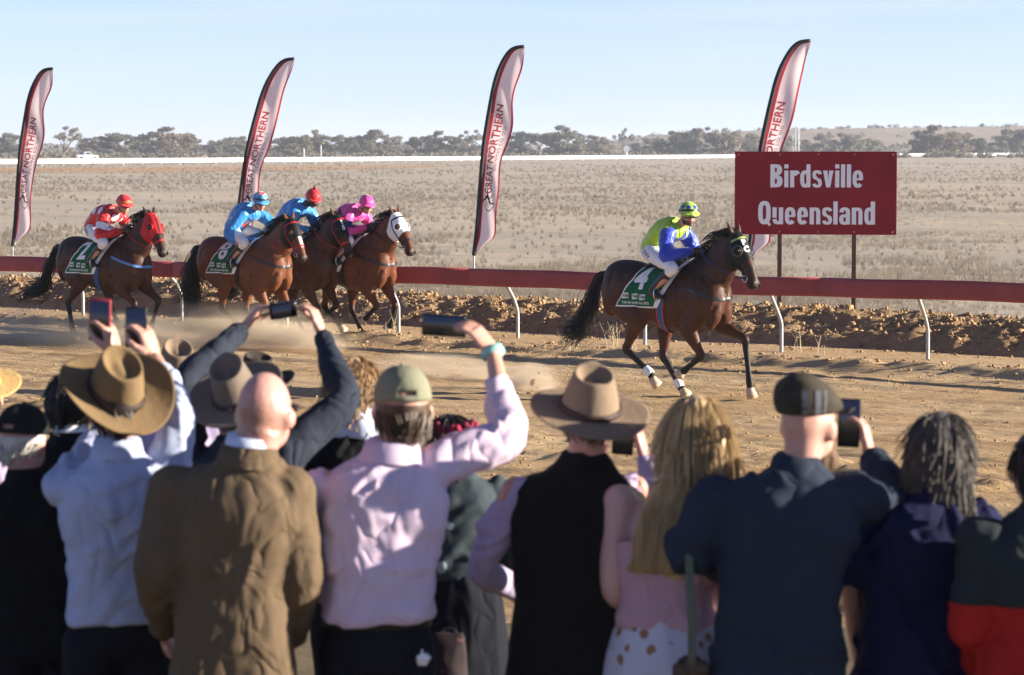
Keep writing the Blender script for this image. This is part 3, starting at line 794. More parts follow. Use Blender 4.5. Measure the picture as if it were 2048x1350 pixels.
    def stroke(pts, w0, w1):
        pts = cat_rom(pts, 5); L, Rr = [], []
        for i, p in enumerate(pts):
            a = pts[max(i - 1, 0)]; b = pts[min(i + 1, len(pts) - 1)]; d = b - a; d = d / (np.linalg.norm(d) + 1e-9); nn = np.array([-d[1], d[0]])
            ww = (w0 + (w1 - w0) * i / (len(pts) - 1)) * 0.5
            for arr, q in ((L, p + nn * ww), (Rr, p - nn * ww)):
                arr.append(bm.verts.new(surf(q[0], row_of(q[1])) + Vector((0, -0.008, 0))))
        for i in range(len(pts) - 1): bm.faces.new((L[i], L[i + 1], Rr[i + 1], Rr[i]))
    for pts, a, b in (([(0.30, 2.32), (0.36, 2.1), (0.42, 1.92)], 0.006, 0.06), ([(0.42, 1.95), (0.30, 1.86), (0.17, 1.83)], 0.09, 0.02), ([(0.40, 1.93), (0.5, 1.83), (0.62, 1.74), (0.85, 1.71)], 0.09, 0.015),
                      ([(0.17, 1.83), (0.3, 1.74), (0.42, 1.62), (0.6, 1.58), (0.8, 1.66)], 0.012, 0.03), ([(0.35, 1.82), (0.45, 1.72), (0.55, 1.64)], 0.03, 0.01), ([(0.5, 1.84), (0.66, 1.92), (0.72, 1.98)], 0.04, 0.006),
                      ([(0.3, 1.9), (0.26, 2.0), (0.27, 2.12)], 0.03, 0.004), ([(0.48, 1.78), (0.58, 1.7), (0.7, 1.66)], 0.02, 0.01)):
        stroke(pts, a, b)
    obj('emblem', bm, M_FBLK, root, smooth=False)
    return root
flag((-11.5, 65.5, -0.05), 0.0, 1, 'leftmost feather flag, above the horse with red hood', R(-4), .945)
flag((-6.1, 62.2, -0.05), 0.36, 2, 'second feather flag from left, leaning most, behind the blue jockeys', R(0), .97)
flag((-0.79, 58.9, -0.05), 0.0, 3, 'feather flag standing alone between pink jockey and leading horse', R(0))
flag((4.6, 55.6, -0.05), 0.17, 4, 'rightmost feather flag, partly hidden behind the red sign', R(3))

# ------------------------------------------------------------------ far small things
M_CARW = mat('car_white', (0.78, 0.78, 0.78), 0.3, 0.5, coat=0.4)
M_GLASS = mat('dark_glass', (0.03, 0.04, 0.05), 0.1, 0.6)
M_TYRE = mat('tyre', (0.02, 0.02, 0.02), 0.9, 0.2)
cr = empty('utility_car', (0, 0, 0)); p = G(174, 319.2); cr.location = (p.x, p.y, 0); cr.rotation_euler = (0, 0, R(24))
tag(cr, 'small white utility car parked beyond the far rail', 'car')
bm = bmesh.new()
prof_ = [(-2.4, .45), (-2.4, 1.0), (-0.75, 1.02), (-0.6, 1.0), (0.95, 1.0), (2.3, .92), (2.45, .7), (2.4, .4)]
def extrude_prof(bm, prof_, y0, y1):
    A_ = [bm.verts.new((x, y0, z)) for x, z in prof_]; B_ = [bm.verts.new((x, y1, z)) for x, z in prof_]
    n = len(prof_)
    for k in range(n): bm.faces.new((A_[k], A_[(k + 1) % n], B_[(k + 1) % n], B_[k]))
    bm.faces.new(list(reversed(A_))); bm.faces.new(B_)
    bmesh.ops.recalc_face_normals(bm, faces=bm.faces)
extrude_prof(bm, prof_, -0.9, 0.9); obj('body', bm, M_CARW, cr, smooth=False)
bm = bmesh.new(); extrude_prof(bm, [(-0.7, 1.0), (-0.6, 1.72), (0.4, 1.75), (1.05, 1.02)], -0.78, 0.78); cab = obj('cab', bm, M_CARW, cr, smooth=False)
bm = bmesh.new(); extrude_prof(bm, [(-0.5, 1.08), (-0.45, 1.6), (0.33, 1.63), (0.85, 1.08)], -0.79, 0.79); obj('side_window', bm, M_GLASS, cab, smooth=False)
bm = bmesh.new(); extrude_prof(bm, [(0.45, 1.66), (0.5, 1.69), (1.07, 1.1), (1.0, 1.08)], -0.68, 0.68); obj('windscreen', bm, M_GLASS, cab, smooth=False)
for x_ in (-1.5, 1.6):
    for y_ in (-0.8, 0.8):
        bm = bmesh.new(); loft(bm, [(x_, y_ - 0.1, 0.36), (x_, y_ + 0.1, 0.36)], [0.36, 0.36], 16, (1, 0, 0), 1); obj('wheel', bm, M_TYRE, cr, smooth=False)

p = G(1253, 317.5); mk = empty('distance_marker', (p.x, p.y, 0)); tag(mk, 'round white distance marker disc on a post at the far rail', 'marker')
bm = bmesh.new(); loft(bm, [(0, 0, -.1), (0, 0, 1.9)], [0.12, 0.12], 8, (1, 0, 0), 1); obj('post', bm, M_WHITE, mk)
bm = bmesh.new(); loft(bm, [(0, -0.14, 2.35), (0, -0.22, 2.35)], [(0.72, 0.82)] * 2, 20, (1, 0, 0), 1); obj('disc', bm, M_WHITE, mk, smooth=False)
def portal(px, py, hh, wd, label, n=2):
    p = G(px, py); r_ = empty('white_frame', (p.x, p.y, 0)); tag(r_, label, 'frame')
    for s in (-1, 1):
        bm = bmesh.new(); loft(bm, [(s * wd / 2, 0, -.1), (s * wd / 2, 0, hh)], [0.13, 0.13], 8, (1, 0, 0), 1); obj('post', bm, M_WHITE, r_)
    bm = bmesh.new(); box(bm, (0, 0, hh), (wd / 2 + 0.1, 0.12, 0.12)); obj('crossbar', bm, M_WHITE, r_, smooth=False)
    if n > 1:
        bm = bmesh.new(); box(bm, (0, 0, hh * 0.6), (wd / 2 + 0.1, 0.12, 0.10)); obj('crossbar', bm, M_WHITE, r_, smooth=False)
portal(1594, 312, 8.6, 1.0, 'tall white ladder-like frame between rightmost flag and sign top')
portal(1588, 311, 7.0, 0.8, 'shorter white frame left of the tall white frame', 1)
for px, py, hh, lab in ((642, 315, 3.4, 'white marker post behind the far rail right of leaning flag'), (608, 316, 2.6, 'short white marker post just left of another beyond leaning flag'),
                        (1457, 312, 2.2, 'thin white marker post just left of the red sign'), (1480, 312, 3.2, 'white marker post rising above the red sign top left corner')):
    p = G(px, py); bm = bmesh.new(); loft(bm, [(0, 0, -.1), (0, 0, hh * 0.8), (0, 0, hh)], [0.16, 0.13, 0.05], 8, (1, 0, 0), 1)
    o = obj('marker_post', bm, M_WHITE); o.location = (p.x, p.y, 0); tag(o, lab, 'post')
# ================================================================== HORSES AND JOCKEYS
def bvh_of(me):
    bm = bmesh.new(); bm.from_mesh(me); t = BVHTree.FromBMesh(bm); bm.free(); return t

def decal(bvh, bm, o, xd, yd, cast, off=0.006, maxd=3.0):
    """press flat shape bm (XY) onto a surface: each vertex is cast along `cast` from plane (o, xd, yd)"""
    xd, yd, cast = Vector(xd), Vector(yd), Vector(cast).normalized(); bad = []
    bmesh.ops.triangulate(bm, faces=bm.faces[:])
    lim = 0.03
    for _ in range(3):
        es = [e for e in bm.edges if e.calc_length() > lim]
        if not es: break
        bmesh.ops.subdivide_edges(bm, edges=es, cuts=1)
        bmesh.ops.triangulate(bm, faces=[f for f in bm.faces if len(f.verts) > 3])
    for v in bm.verts:
        p = Vector(o) + xd * v.co.x + yd * v.co.y
        hit = bvh.ray_cast(p - cast * 0.6, cast, maxd)
        if hit[0] is None: bad.append(v)
        else: v.co = hit[0] - cast * off
    if bad: bmesh.ops.delete(bm, geom=bad, context='VERTS')
    return bm

def poly2d(pts):
    bm = bmesh.new(); bm.faces.new([bm.verts.new((x, y, 0)) for x, y in pts]); return bm
def star2d(r):
    return poly2d([((r if k % 2 == 0 else r * 0.42) * math.sin(k * math.pi / 5), (r if k % 2 == 0 else r * 0.42) * math.cos(k * math.pi / 5)) for k in range(10)])
def disc2d(r, sx=1.0, n=18):
    return poly2d([(r * sx * math.cos(2 * math.pi * k / n), r * math.sin(2 * math.pi * k / n)) for k in range(n)])

def seg_dist(P, a, b):
    a, b = np.array(a), np.array(b); ab = b - a
    t = np.clip(((P - a) @ ab) / (ab @ ab), 0, 1)
    return np.linalg.norm(P - (a + t[:, None] * ab), axis=1), t

M_HOOF = mat('hoof', (0.50, 0.40, 0.28), 0.7, 0.3, var=0.3, vscale=25)
M_HAIRBLK = mat('horse_hair_black', (0.010, 0.008, 0.007), 0.45, 0.4)
M_CLOTHG = mat('cloth_green', (0.008, 0.115, 0.045), 0.8, 0.2, bump=0.004, bscale=14)
M_CLOTHW = mat('cloth_white', (0.80, 0.80, 0.82), 0.8, 0.2, bump=0.003, bscale=20)
M_LEATHER = mat('black_leather', (0.012, 0.011, 0.011), 0.4, 0.5)
M_BOOT = mat('boot_black', (0.014, 0.013, 0.014), 0.3, 0.5)
M_STEEL = mat('steel', (0.6, 0.6, 0.6), 0.25, 0.5, metal=0.9)
M_EYE = mat('horse_eye', (0.01, 0.006, 0.004), 0.08, 0.7)
M_BREECH = mat('breeches_white', (0.80, 0.79, 0.80), 0.7, 0.3, bump=0.006, bscale=18)
M_SKIN = mat('skin', (0.50, 0.27, 0.19), 0.5, 0.35, var=0.1, vscale=20)
M_SKINR = mat('skin_ruddy', (0.56, 0.28, 0.215), 0.45, 0.4, var=0.12, vscale=12)
M_LIP = mat('lip', (0.33, 0.10, 0.085), 0.5, 0.3)
M_GOGG = mat('goggle_lens', (0.02, 0.022, 0.03), 0.08, 0.7, coat=0.6)
M_NOSTR = mat('nostril', (0.015, 0.008, 0.007), 0.7, 0.2)

def strands(n, path_fn, r0, r1, seg=4, sub=3, seed=0):
    """bundle of tapering hairs; path_fn(rng) returns control points"""
    rg = random.Random(seed); bm = bmesh.new()
    for i in range(n):
        pts = path_fn(rg, i / max(1, n - 1)); m_ = len(pts)
        loft(bm, pts, [r0 + (r1 - r0) * k / (m_ - 1) for k in range(m_)], 3, (0.3, 0.9, 0.2), sub, cap=False)
    return bm

def make_horse(name, label, loc, heading, P):
    root = empty(name, loc, heading); tag(root, label, 'horse', 'racehorses galloping along the rail')
    V3 = lambda x, y, z: Vector((x, y, z))
    bm = bmesh.new()
    T = [(-.85, 1.20, .08, .07), (-.79, 1.21, .25, .18), (-.66, 1.235, .325, .255), (-.48, 1.235, .325, .275), (-.28, 1.185, .320, .27), (-.05, 1.14, .345, .29),
         (.16, 1.12, .385, .295), (.34, 1.14, .415, .265), (.50, 1.155, .385, .25), (.64, 1.12, .315, .235), (.74, 1.08, .22, .19), (.805, 1.06, .10, .10)]
    loft(bm, [(x, 0, z) for x, z, a, b in T], [(b, a) for x, z, a, b in T], 22, (0, 1, 0), 3)
    poll = Vector((P['poll'][0], 0, P['poll'][1])); muz = Vector((P['muz'][0], 0, P['muz'][1]))
    yaw = R(P.get('yaw', 0)); nyaw = R(P.get('nyaw', 0))
    b0 = V3(.46, 0, 1.27)
    Ry = Matrix.Rotation(nyaw, 3, 'Z')
    poll = b0 + Ry @ (poll - b0); muz = b0 + Ry @ (muz - b0)
    d = (muz - poll).normalized(); d = Matrix.Rotation(yaw, 3, 'Z') @ d
    side = (Vector((0, 0, 1)).cross(d)); side = side.normalized()       # points left of the horse
    nrm = side.cross(d).normalized()
    if nrm.x < 0: nrm = -nrm
    # neck
    c1 = b0.lerp(poll, 0.36) + Vector((0.03, 0, -0.03)); c2 = b0.lerp(poll, 0.70) + Vector((0.03, 0, -0.015))
    pe = poll - d * 0.0 - nrm * 0.045
    ax = (poll - b0).normalized()
    loft(bm, [b0 - ax * .14, b0 + ax * .06, c1, c2, pe], [(.21, .34), (.185, .315), (.145, .245), (.112, .19), (.09, .135)], 18, (0, 1, 0), 3)
    H = lambda t, y, n: poll + d * t + side * y + nrm * n
    HS = [(-.05, -.025, .055, .055), (.0, -.02, .10, .085), (.08, -.03, .138, .102), (.17, -.038, .150, .110), (.26, -.022, .134, .102), (.36, .0, .102, .080), (.46, .002, .086, .066), (.54, -.003, .080, .063), (.60, -.012, .074, .064), (.655, -.022, .045, .048)]
    loft(bm, [H(t, 0, n) for t, n, a, b in HS], [(b, a) for t, n, a, b in HS], 16, side, 3)
    for s in (-1, 1):
        ball(bm, H(.13, s * .045, -.09), (.075, .05, .075)); ball(bm, H(.20, s * .088, .045), .036); ball(bm, H(.60, s * .04, .024), (.034, .032, .036))
        e0 = H(-.01, s * .052, .02); ed = (-d * P.get('ear', 1.0) + side * s * 0.30 + nrm * P.get('earf', 0.15)).normalized()
        loft(bm, [e0 - ed * .02, e0 + ed * .05, e0 + ed * .11, e0 + ed * .165], [(.024, .02), (.034, .022), (.026, .016), (.006, .006)], 8, side, 2)
    ball(bm, H(.575, 0, -.065), (.038, .04, .035))
    # muscle masses
    for s in (-1, 1):
        ball(bm, (-.60, s * .14, 1.20), (.24, .13, .27)); ball(bm, (-.74, s * .09, 1.12), (.12, .09, .22))
        ball(bm, (.50, s * .15, 1.12), (.17, .09, .25), Matrix.Rotation(R(-25), 3, 'Y')); ball(bm, (.36, s * .175, .97), (.14, .075, .14))
        ball(bm, (.70, s * .105, .99), (.105, .10, .15)); ball(bm, (.66, s * .15, 1.12), (.12, .075, .20))
        loft(bm, [(.735, s * .055, 1.26), (.765, s * .085, 1.10), (.735, s * .11, .93), (.66, s * .13, .82)], [(.04, .03), (.065, .05), (.07, .055), (.05, .05)], 10, (0, 1, 0), 2)
    low = []
    for s, L in ((-1, P['fr']), (1, P['fl'])):
        e, k, f, ho = L
        pe_ = V3(e[0], s * .165, e[1]); pk = V3(k[0], s * .125, k[1]); pf = V3(f[0], s * .11, f[1]); ph = V3(ho[0], s * .105, ho[1])
        c_ = pf.lerp(ph, 0.5)
        loft(bm, [V3(.56, s * .15, 1.12), pe_.lerp(V3(.56, s * .15, 1.12), .45), pe_, pe_.lerp(pk, .35), pe_.lerp(pk, .75), pk, pk.lerp(pf, .18), pk.lerp(pf, .55), pk.lerp(pf, .86), pf, c_],
             [(.08, .15), (.085, .14), (.078, .115), (.068, .088), (.046, .056), (.047, .052), (.034, .042), (.028, .036), (.031, .04), (.038, .046), (.034, .038)], 12, (0, 1, 0), 3)
        low.append((pk, pf, ph, 'f'))
    for s, L in ((-1, P['hr']), (1, P['hl'])):
        st, k, f, ho = L
        ps = V3(st[0], s * .18, st[1]); pk = V3(k[0], s * .125, k[1]); pf = V3(f[0], s * .115, f[1]); ph = V3(ho[0], s * .11, ho[1])
        c_ = pf.lerp(ph, 0.5); hip = V3(-.56, s * .14, 1.16)
        loft(bm, [hip, hip.lerp(ps, .5), ps, ps.lerp(pk, .35), ps.lerp(pk, .78), pk, pk.lerp(pf, .2), pk.lerp(pf, .55), pk.lerp(pf, .86), pf, c_],
             [(.11, .22), (.115, .21), (.095, .145), (.07, .098), (.042, .058), (.043, .06), (.035, .046), (.03, .038), (.033, .041), (.040, .048), (.035, .04)], 12, (0, 1, 0), 3)
        bk = (ps - pk).normalized() - (pf - pk).normalized() * 0.0
        ax_ = ((pk - ps).normalized() + (pk - pf).normalized())
        if ax_.length > 0.05: ball(bm, pk + ax_.normalized() * .022, (.03, .03, .035))
        low.append((pk, pf, ph, 'h'))
    me = voxel(bm, P.get('vox', .017), 3, 0.5)
    # muscle relief: grooves between the masses, ridges along bone
    co = get_co(me); no = get_no(me); Q = co.copy(); Q[:, 1] = np.abs(Q[:, 1]); dsp = np.zeros(len(co))
    jb = H(.10, 0, -.14)
    for a, b, dep, wd_ in (((.62, .16, 1.42), (.70, .17, 1.10), -.020, .030), ((.30, .24, 1.42), (.34, .25, 1.0), -.015, .030), ((.34, .25, 1.0), (.30, .2, .84), -.016, .028), ((.82, 0, 1.22), (.72, 0, .82), -.034, .030),
                           ((.75, .17, 1.06), (.66, .19, .86), -.018, .026), ((-.30, .24, 1.34), (-.26, .22, .98), -.022, .055), ((-.62, .24, 1.44), (-.70, .2, 1.0), -.018, .030), ((-.70, .2, 1.0), (-.64, .16, .84), -.016, .026),
                           ((-.44, .25, 1.22), (-.28, .2, .96), -.014, .028), ((.70, .13, 1.20), (jb.x, .08, jb.z), -.016, .024), ((.44, .22, 1.46), (.60, .23, 1.12), .014, .035), ((.46, .23, 1.02), (.34, .23, .90), .014, .030),
                           ((-.36, .24, 1.42), (-.38, .24, 1.40), .016, .045), ((-.78, .12, 1.30), (-.80, .12, 1.05), .012, .035), ((-.16, .28, 1.30), (-.20, .25, .98), -.005, .018), ((-.06, .29, 1.30), (-.10, .26, .94), -.005, .018), ((.04, .29, 1.28), (.0, .27, .92), -.005, .018),
                           ((.13, .29, 1.26), (.10, .27, .90), -.005, .018)):
        d_, t_ = seg_dist(Q, a, b); dsp += dep * np.exp(-(d_ / wd_) ** 2)
    set_co(me, co + no * dsp[:, None])
    # coat colour: bay with black points; back and flanks darkened further as painted shade
    co = get_co(me); cc = np.tile(np.array(P['coat']), (len(co), 1)); blk = np.array((0.012, 0.009, 0.008))
    up = np.clip((co[:, 2] - 1.02) / 0.50, 0, 1)[:, None] ** 1.2 * np.clip((.78 - co[:, 0]) / .25, .45, 1)[:, None] * P.get('dorsal_shade', 0.55)
    cc = cc * (1 - up) + blk * 1.6 * up
    fac = np.zeros(len(co))
    for pk, pf, ph, kd in low:
        dd, t = seg_dist(co, pk, pf); dd2, t2 = seg_dist(co, pf, ph)
        m1 = np.clip((0.10 - dd) / 0.03, 0, 1) * np.clip(t * 7 + 0.35, 0, 1); m2 = (dd2 < 0.09).astype(float)
        fac = np.maximum(fac, np.maximum(m1, m2))
    mz = np.array(H(.62, 0, -.01)); fac = np.maximum(fac, 0.85 * np.clip((0.125 - np.linalg.norm(co - mz, axis=1)) / 0.06, 0, 1))
    if 'sock' in P:
        pass
    cc = cc * (1 - fac[:, None]) + blk * fac[:, None]
    if P.get('blaze'):
        dz, t = seg_dist(co, H(.22, 0, .1), H(.44, 0, .09)); bz = np.clip((0.030 - dz) / 0.010, 0, 1)[:, None]; cc = cc * (1 - bz) + np.array((.72, .68, .64)) * bz
    set_col(me, cc)
    hm_ = mat('coat', (0.2, 0.1, 0.05), 0.5, 0.25, attr='col', var=0.2, vscale=5, sheen=0.0, bump=0.010, bscale=7)
    body = obj('body', me, hm_, root)
    bv = bvh_of(me)
    # hooves
    for i, (pk, pf, ph, kd) in enumerate(low):
        bm = bmesh.new(); dr = (ph - pf).normalized(); a = pf.lerp(ph, 0.42)
        fw = Vector((1, 0, 0)) - dr * dr.x; fw = fw.normalized() if fw.length > .2 else Vector((0, 0, 1))
        loft(bm, [a - dr * .01, a + dr * .02, ph + fw * .018], [(.043, .045), (.049, .05), (.062, .066)], 14, (0, 1, 0), 1)
        obj('hoof', bm, M_HOOF, root)
    for s in (-1, 1):
        bm = bmesh.new(); ball(bm, H(.20, s * .108, .048), (.022, .022, .022)); obj('eye', bm, M_EYE, root)
        bm = bmesh.new(); ball(bm, H(.622, s * .056, .026), (.021, .014, .027)); obj('nostril', bm, M_NOSTR, root)
    # mane
    def mane(rg, t):
        p = (b0 + Vector((-.05, 0, .27))).lerp(poll + nrm * .03 - d * .02, t) + Vector((0, rg.uniform(-.02, .02), 0.02 - 0.03 * math.sin(t * math.pi)))
        hit = bv.ray_cast(p + Vector((0, 0, .3)), Vector((0, 0, -1)), 0.8)
        if hit[0] is not None: p = hit[0] + Vector((0, rg.uniform(-.012, .012), -.008))
        fl = rg.uniform(0.6, 1.2); sd = rg.choice((-1, 1))
        return [p, p + Vector((-.05, .02 * sd, .045)) * fl, p + Vector((-.13, .05 * sd, .03)) * fl, p + Vector((-.20, .07 * sd, -.03)) * fl]
    obj('mane', strands(240, mane, .005, .0018, 4, 2, 5), M_HAIRBLK, root)
    # tail
    tp = P['tail']; base = V3(-.855, 0, 1.40)
    def tailp(rg, t):
        j = lambda k: Vector((rg.gauss(0, 1), rg.gauss(0, 1), rg.gauss(0, 1))) * k
        L_ = rg.uniform(.75, 1.05); q = [base + j(.012)]
        for i, (x, y, z) in enumerate(tp):
            q.append(base + (Vector((x, y, z)) - base) * (L_ if i == len(tp) - 1 else 1.0) + j((.022, .045, .07, .085)[min(i, 3)] * P.get('tailw', 1.0)))
        return q
    obj('tail', strands(320, tailp, .0055, .002, 4, 3, P.get('seed', 1)), M_HAIRBLK, root)
    # saddle cloth: white cloth with green field, cut from the body's own surface
    rear = ((-.21, 0, 1.55), (-.83, 0, .55)); front = ((.15, 0, 1.28), (.87, 0, -.49)); bot = ((0, 0, 1.035), (0, 0, -1))
    top = ((0, 0, 2.0), (0, 0, 1))
    wcl = shell(me, [rear, front, bot], 0.014); cl = obj('saddle_cloth', wcl, M_CLOTHW, root)
    ins = lambda pl, k: (Vector(pl[0]) - Vector(pl[1]).normalized() * k, pl[1])
    gcl = shell(me, [ins(rear, .017), ins(front, .012), ins(bot, .017)], 0.019); obj('green_field', gcl, M_CLOTHG, cl)
    cb = bvh_of(gcl)
    if P.get('number'):
        bm = text_bm(P['number'], .36, .012)
        obj('number', decal(cb, bm, P.get('numpos', (-.20, -.9, 1.375)), (.99, 0, .04), (.16, 0, .98), (0, 1, 0), .006), M_CLOTHW, cl, smooth=False)
        for k, x_ in enumerate((-.40, -.265, -.15)):
            bm = poly2d([(-.045, -.036), (.045, -.026), (.045, .036), (-.045, .028)])
            obj('logo_patch', decal(cb, bm, (x_, -.9, 1.165 - .006 * k), (1, 0, .0), (0, 0, 1), (0, 1, 0), .005), M_CLOTHW, cl, smooth=False)
            bm = text_bm('TAB', .046, .002)
            obj('logo_text', decal(cb, bm, (x_, -.9, 1.166 - .006 * k), (1, 0, .0), (0, 0, 1), (0, 1, 0), .008), M_CLOTHG, cl, smooth=False)
        bm = text_bm('TAB Birdsville Cup 2022', .040, .0008)
        obj('lettering', decal(cb, bm, (-.25, -.9, 1.083), (1, 0, .0), (0, 0, 1), (0, 1, 0), .005), M_CLOTHW, cl, smooth=False)
    pad = shell(me, [((.14, 0, 1.28), (-.87, 0, .49)), ((.205, 0, 1.28), (.87, 0, -.49)), ((0, 0, 1.04), (0, 0, -1))], 0.022); obj('saddle_pad', pad, M_CLOTHW, root)
    gm = P.get('girth', M_LEATHER)
    obj('girth', shell(me, [((.045, 0, 1.0), (-1, 0, .18)), ((.135, 0, 1.0), (1, 0, -.18)), ((0, 0, 1.14), (0, 0, 1))], 0.012, keep=lambda c: c.z > .70 and c.x > -.06), gm, root)
    if P.get('girth_edge'):
        obj('girth_edge', shell(me, [((.036, 0, 1.0), (-1, 0, .18)), ((.052, 0, 1.0), (1, 0, -.18)), ((0, 0, 1.10), (0, 0, 1))], 0.016, keep=lambda c: c.z > .70 and c.x > -.06), P['girth_edge'], root)
        obj('girth_edge', shell(me, [((.128, 0, 1.0), (-1, 0, .18)), ((.142, 0, 1.0), (1, 0, -.18)), ((0, 0, 1.10), (0, 0, 1))], 0.016, keep=lambda c: c.z > .70 and c.x > -.06), P['girth_edge'], root)
    bm = bmesh.new(); loft(bm, [(-.24, 0, 1.50), (-.12, 0, 1.535), (.06, 0, 1.54), (.20, 0, 1.575)], [(.13, .03), (.15, .035), (.14, .035), (.10, .04)], 12, (0, 1, 0), 2)
    obj('saddle', bm, M_LEATHER, root)
    # breast strap round the base of the neck
    obj('breast_strap', shell(me, [((.66, 0, 1.215), (.30, 0, 1)), ((.66, 0, 1.180), (-.30, 0, -1)), ((.36, 0, 0), (-1, 0, 0))], 0.010), P.get('strap', M_LEATHER), root)
    # hood over the head, eye and ear openings left free
    eyes = [H(.20, s * .108, .045) for s in (-1, 1)]; ears = [H(-.01, s * .052, .02) for s in (-1, 1)]; edir = [(-d * P.get('ear', 1.0) + side * s * 0.30 + nrm * P.get('earf', 0.15)).normalized() for s in (-1, 1)]
    def keep(c):
        for e in eyes:
            if (c - e).length < P.get('eyehole', .043): return False
        for e, q in zip(ears, edir):
            if (c - e).dot(q) > .018: return False
        return (c - poll).dot(nrm) > -.175
    thr = H(.15, 0, -.17); pb = H(-.05, 0, .03)
    sepn = (thr - pb).cross(side).normalized()
    if sepn.dot(-nrm) < 0: sepn = -sepn
    hcuts = [(pb.lerp(thr, .5), sepn), (H(P.get('hoodlen', .36), 0, 0), d * 1.0 + nrm * P.get('hoodslant', .35)), (H(-.06, 0, 0), -d)]
    hd = shell(me, hcuts, 0.007, keep=keep); hood = obj('hood', hd, P['hood'], root)
    for s in (-1, 1):
        c = H(.205, s * .110, .045); bm = bmesh.new(); oo = (side * s + d * .35).normalized()
        tilt = (side * s * .9 + nrm * .45).normalized()
        # blinker cup rim
        a1 = tilt.orthogonal().normalized(); a2 = tilt.cross(a1)
        pts = [c + tilt * .008 + (a1 * math.cos(q) + a2 * math.sin(q)) * .058 for q in np.linspace(0, 2 * math.pi, 17)]
        loft(bm, pts, [.0055] * 17, 6, tilt, 1, cap=False); obj('blinker_rim', bm, P.get('rim', P['hood']), hood)
    if P.get('hoodtext'):
        hb_ = bvh_of(hd)
        for k, ch in enumerate(P['hoodtext']):
            bm = text_bm(ch, .095, .006)
            dn = (nrm * 1.0 - side * .30).normalized()
            xa = (side + nrm * .30).normalized()
            decal(hb_, bm, H(.125 + .088 * k, .004, 0) + dn * .2, xa, -d, -dn, .006); obj('lettering', bm, M_CLOTHW, hood, smooth=False)
    if P.get('hoodstripe'):
        hb_ = bvh_of(hd); bm = poly2d([(-.012, -.2), (.012, -.2), (.012, .1), (-.012, .1)])
        decal(hb_, bm, H(.12, 0, 0) + nrm * .3, side, -d, -nrm, .005); obj('stripe', bm, P['hoodstripe'], hood, smooth=False)
    # bridle, bit and reins
    br = P.get('bridle', M_LEATHER)
    obj('browband', shell(me, [(H(.055, 0, 0), -d), (H(.08, 0, 0), d), (pb.lerp(thr, .5), sepn)], .012, keep=lambda c: (c - H(.06, 0, 0)).dot(nrm) > -.01), P.get('brow', br), root)
    obj('noseband', shell(me, [(H(.425, 0, 0), -d), (H(.452, 0, 0), d)], .007, keep=lambda c: (c - H(.44, 0, 0)).length < .16), br, root)
    for s in (-1, 1):
        bm = bmesh.new(); q = []
        for t_, n_ in ((.06, -.01), (.18, -.04), (.30, -.035), (.42, -.03), (.52, -.03)):
            p0 = H(t_, s * .5, n_); hit = bv.ray_cast(p0, -side * s, 1.0)
            q.append((hit[0] + side * s * .012) if hit[0] is not None else H(t_, s * .08, n_))
        loft(bm, q, [(.004, .011)] * 5, 6, side, 2); obj('cheek_strap', bm, br, root)
        bc = q[-1] + side * s * .008; bm = bmesh.new()
        pts = [bc + (d * math.cos(a) + nrm * math.sin(a)) * .036 for a in np.linspace(0, 2 * math.pi, 13)]
        loft(bm, pts, [.005] * 13, 6, side, 1, cap=False); obj('bit_ring', bm, M_STEEL, root)
        hand = Vector(P['hand']) + Vector((0, s * .07, 0))
        midp = bc.lerp(hand, .5) + side * s * .05 + Vector((0, s * .03, -.03))
        bm = bmesh.new(); loft(bm, [bc, midp, hand], [(.005, .012)] * 3, 6, (0, 0, 1), 4); obj('rein', bm, P.get('rein', br), root)
    for w_ in P.get('bandage', []):
        pk, pf, ph, kd = low[w_]; dr = (pf - pk).normalized()
        a = pk.lerp(pf, .80); b = pk.lerp(pf, 1.06); bm = bmesh.new()
        loft(bm, [a, a.lerp(b, .3), a.lerp(b, .7), b], [(.040, .047), (.046, .053), (.05, .056), (.044, .05)], 12, (0, 1, 0), 2); obj('bandage', bm, M_CLOTHW, root)
    return root, H

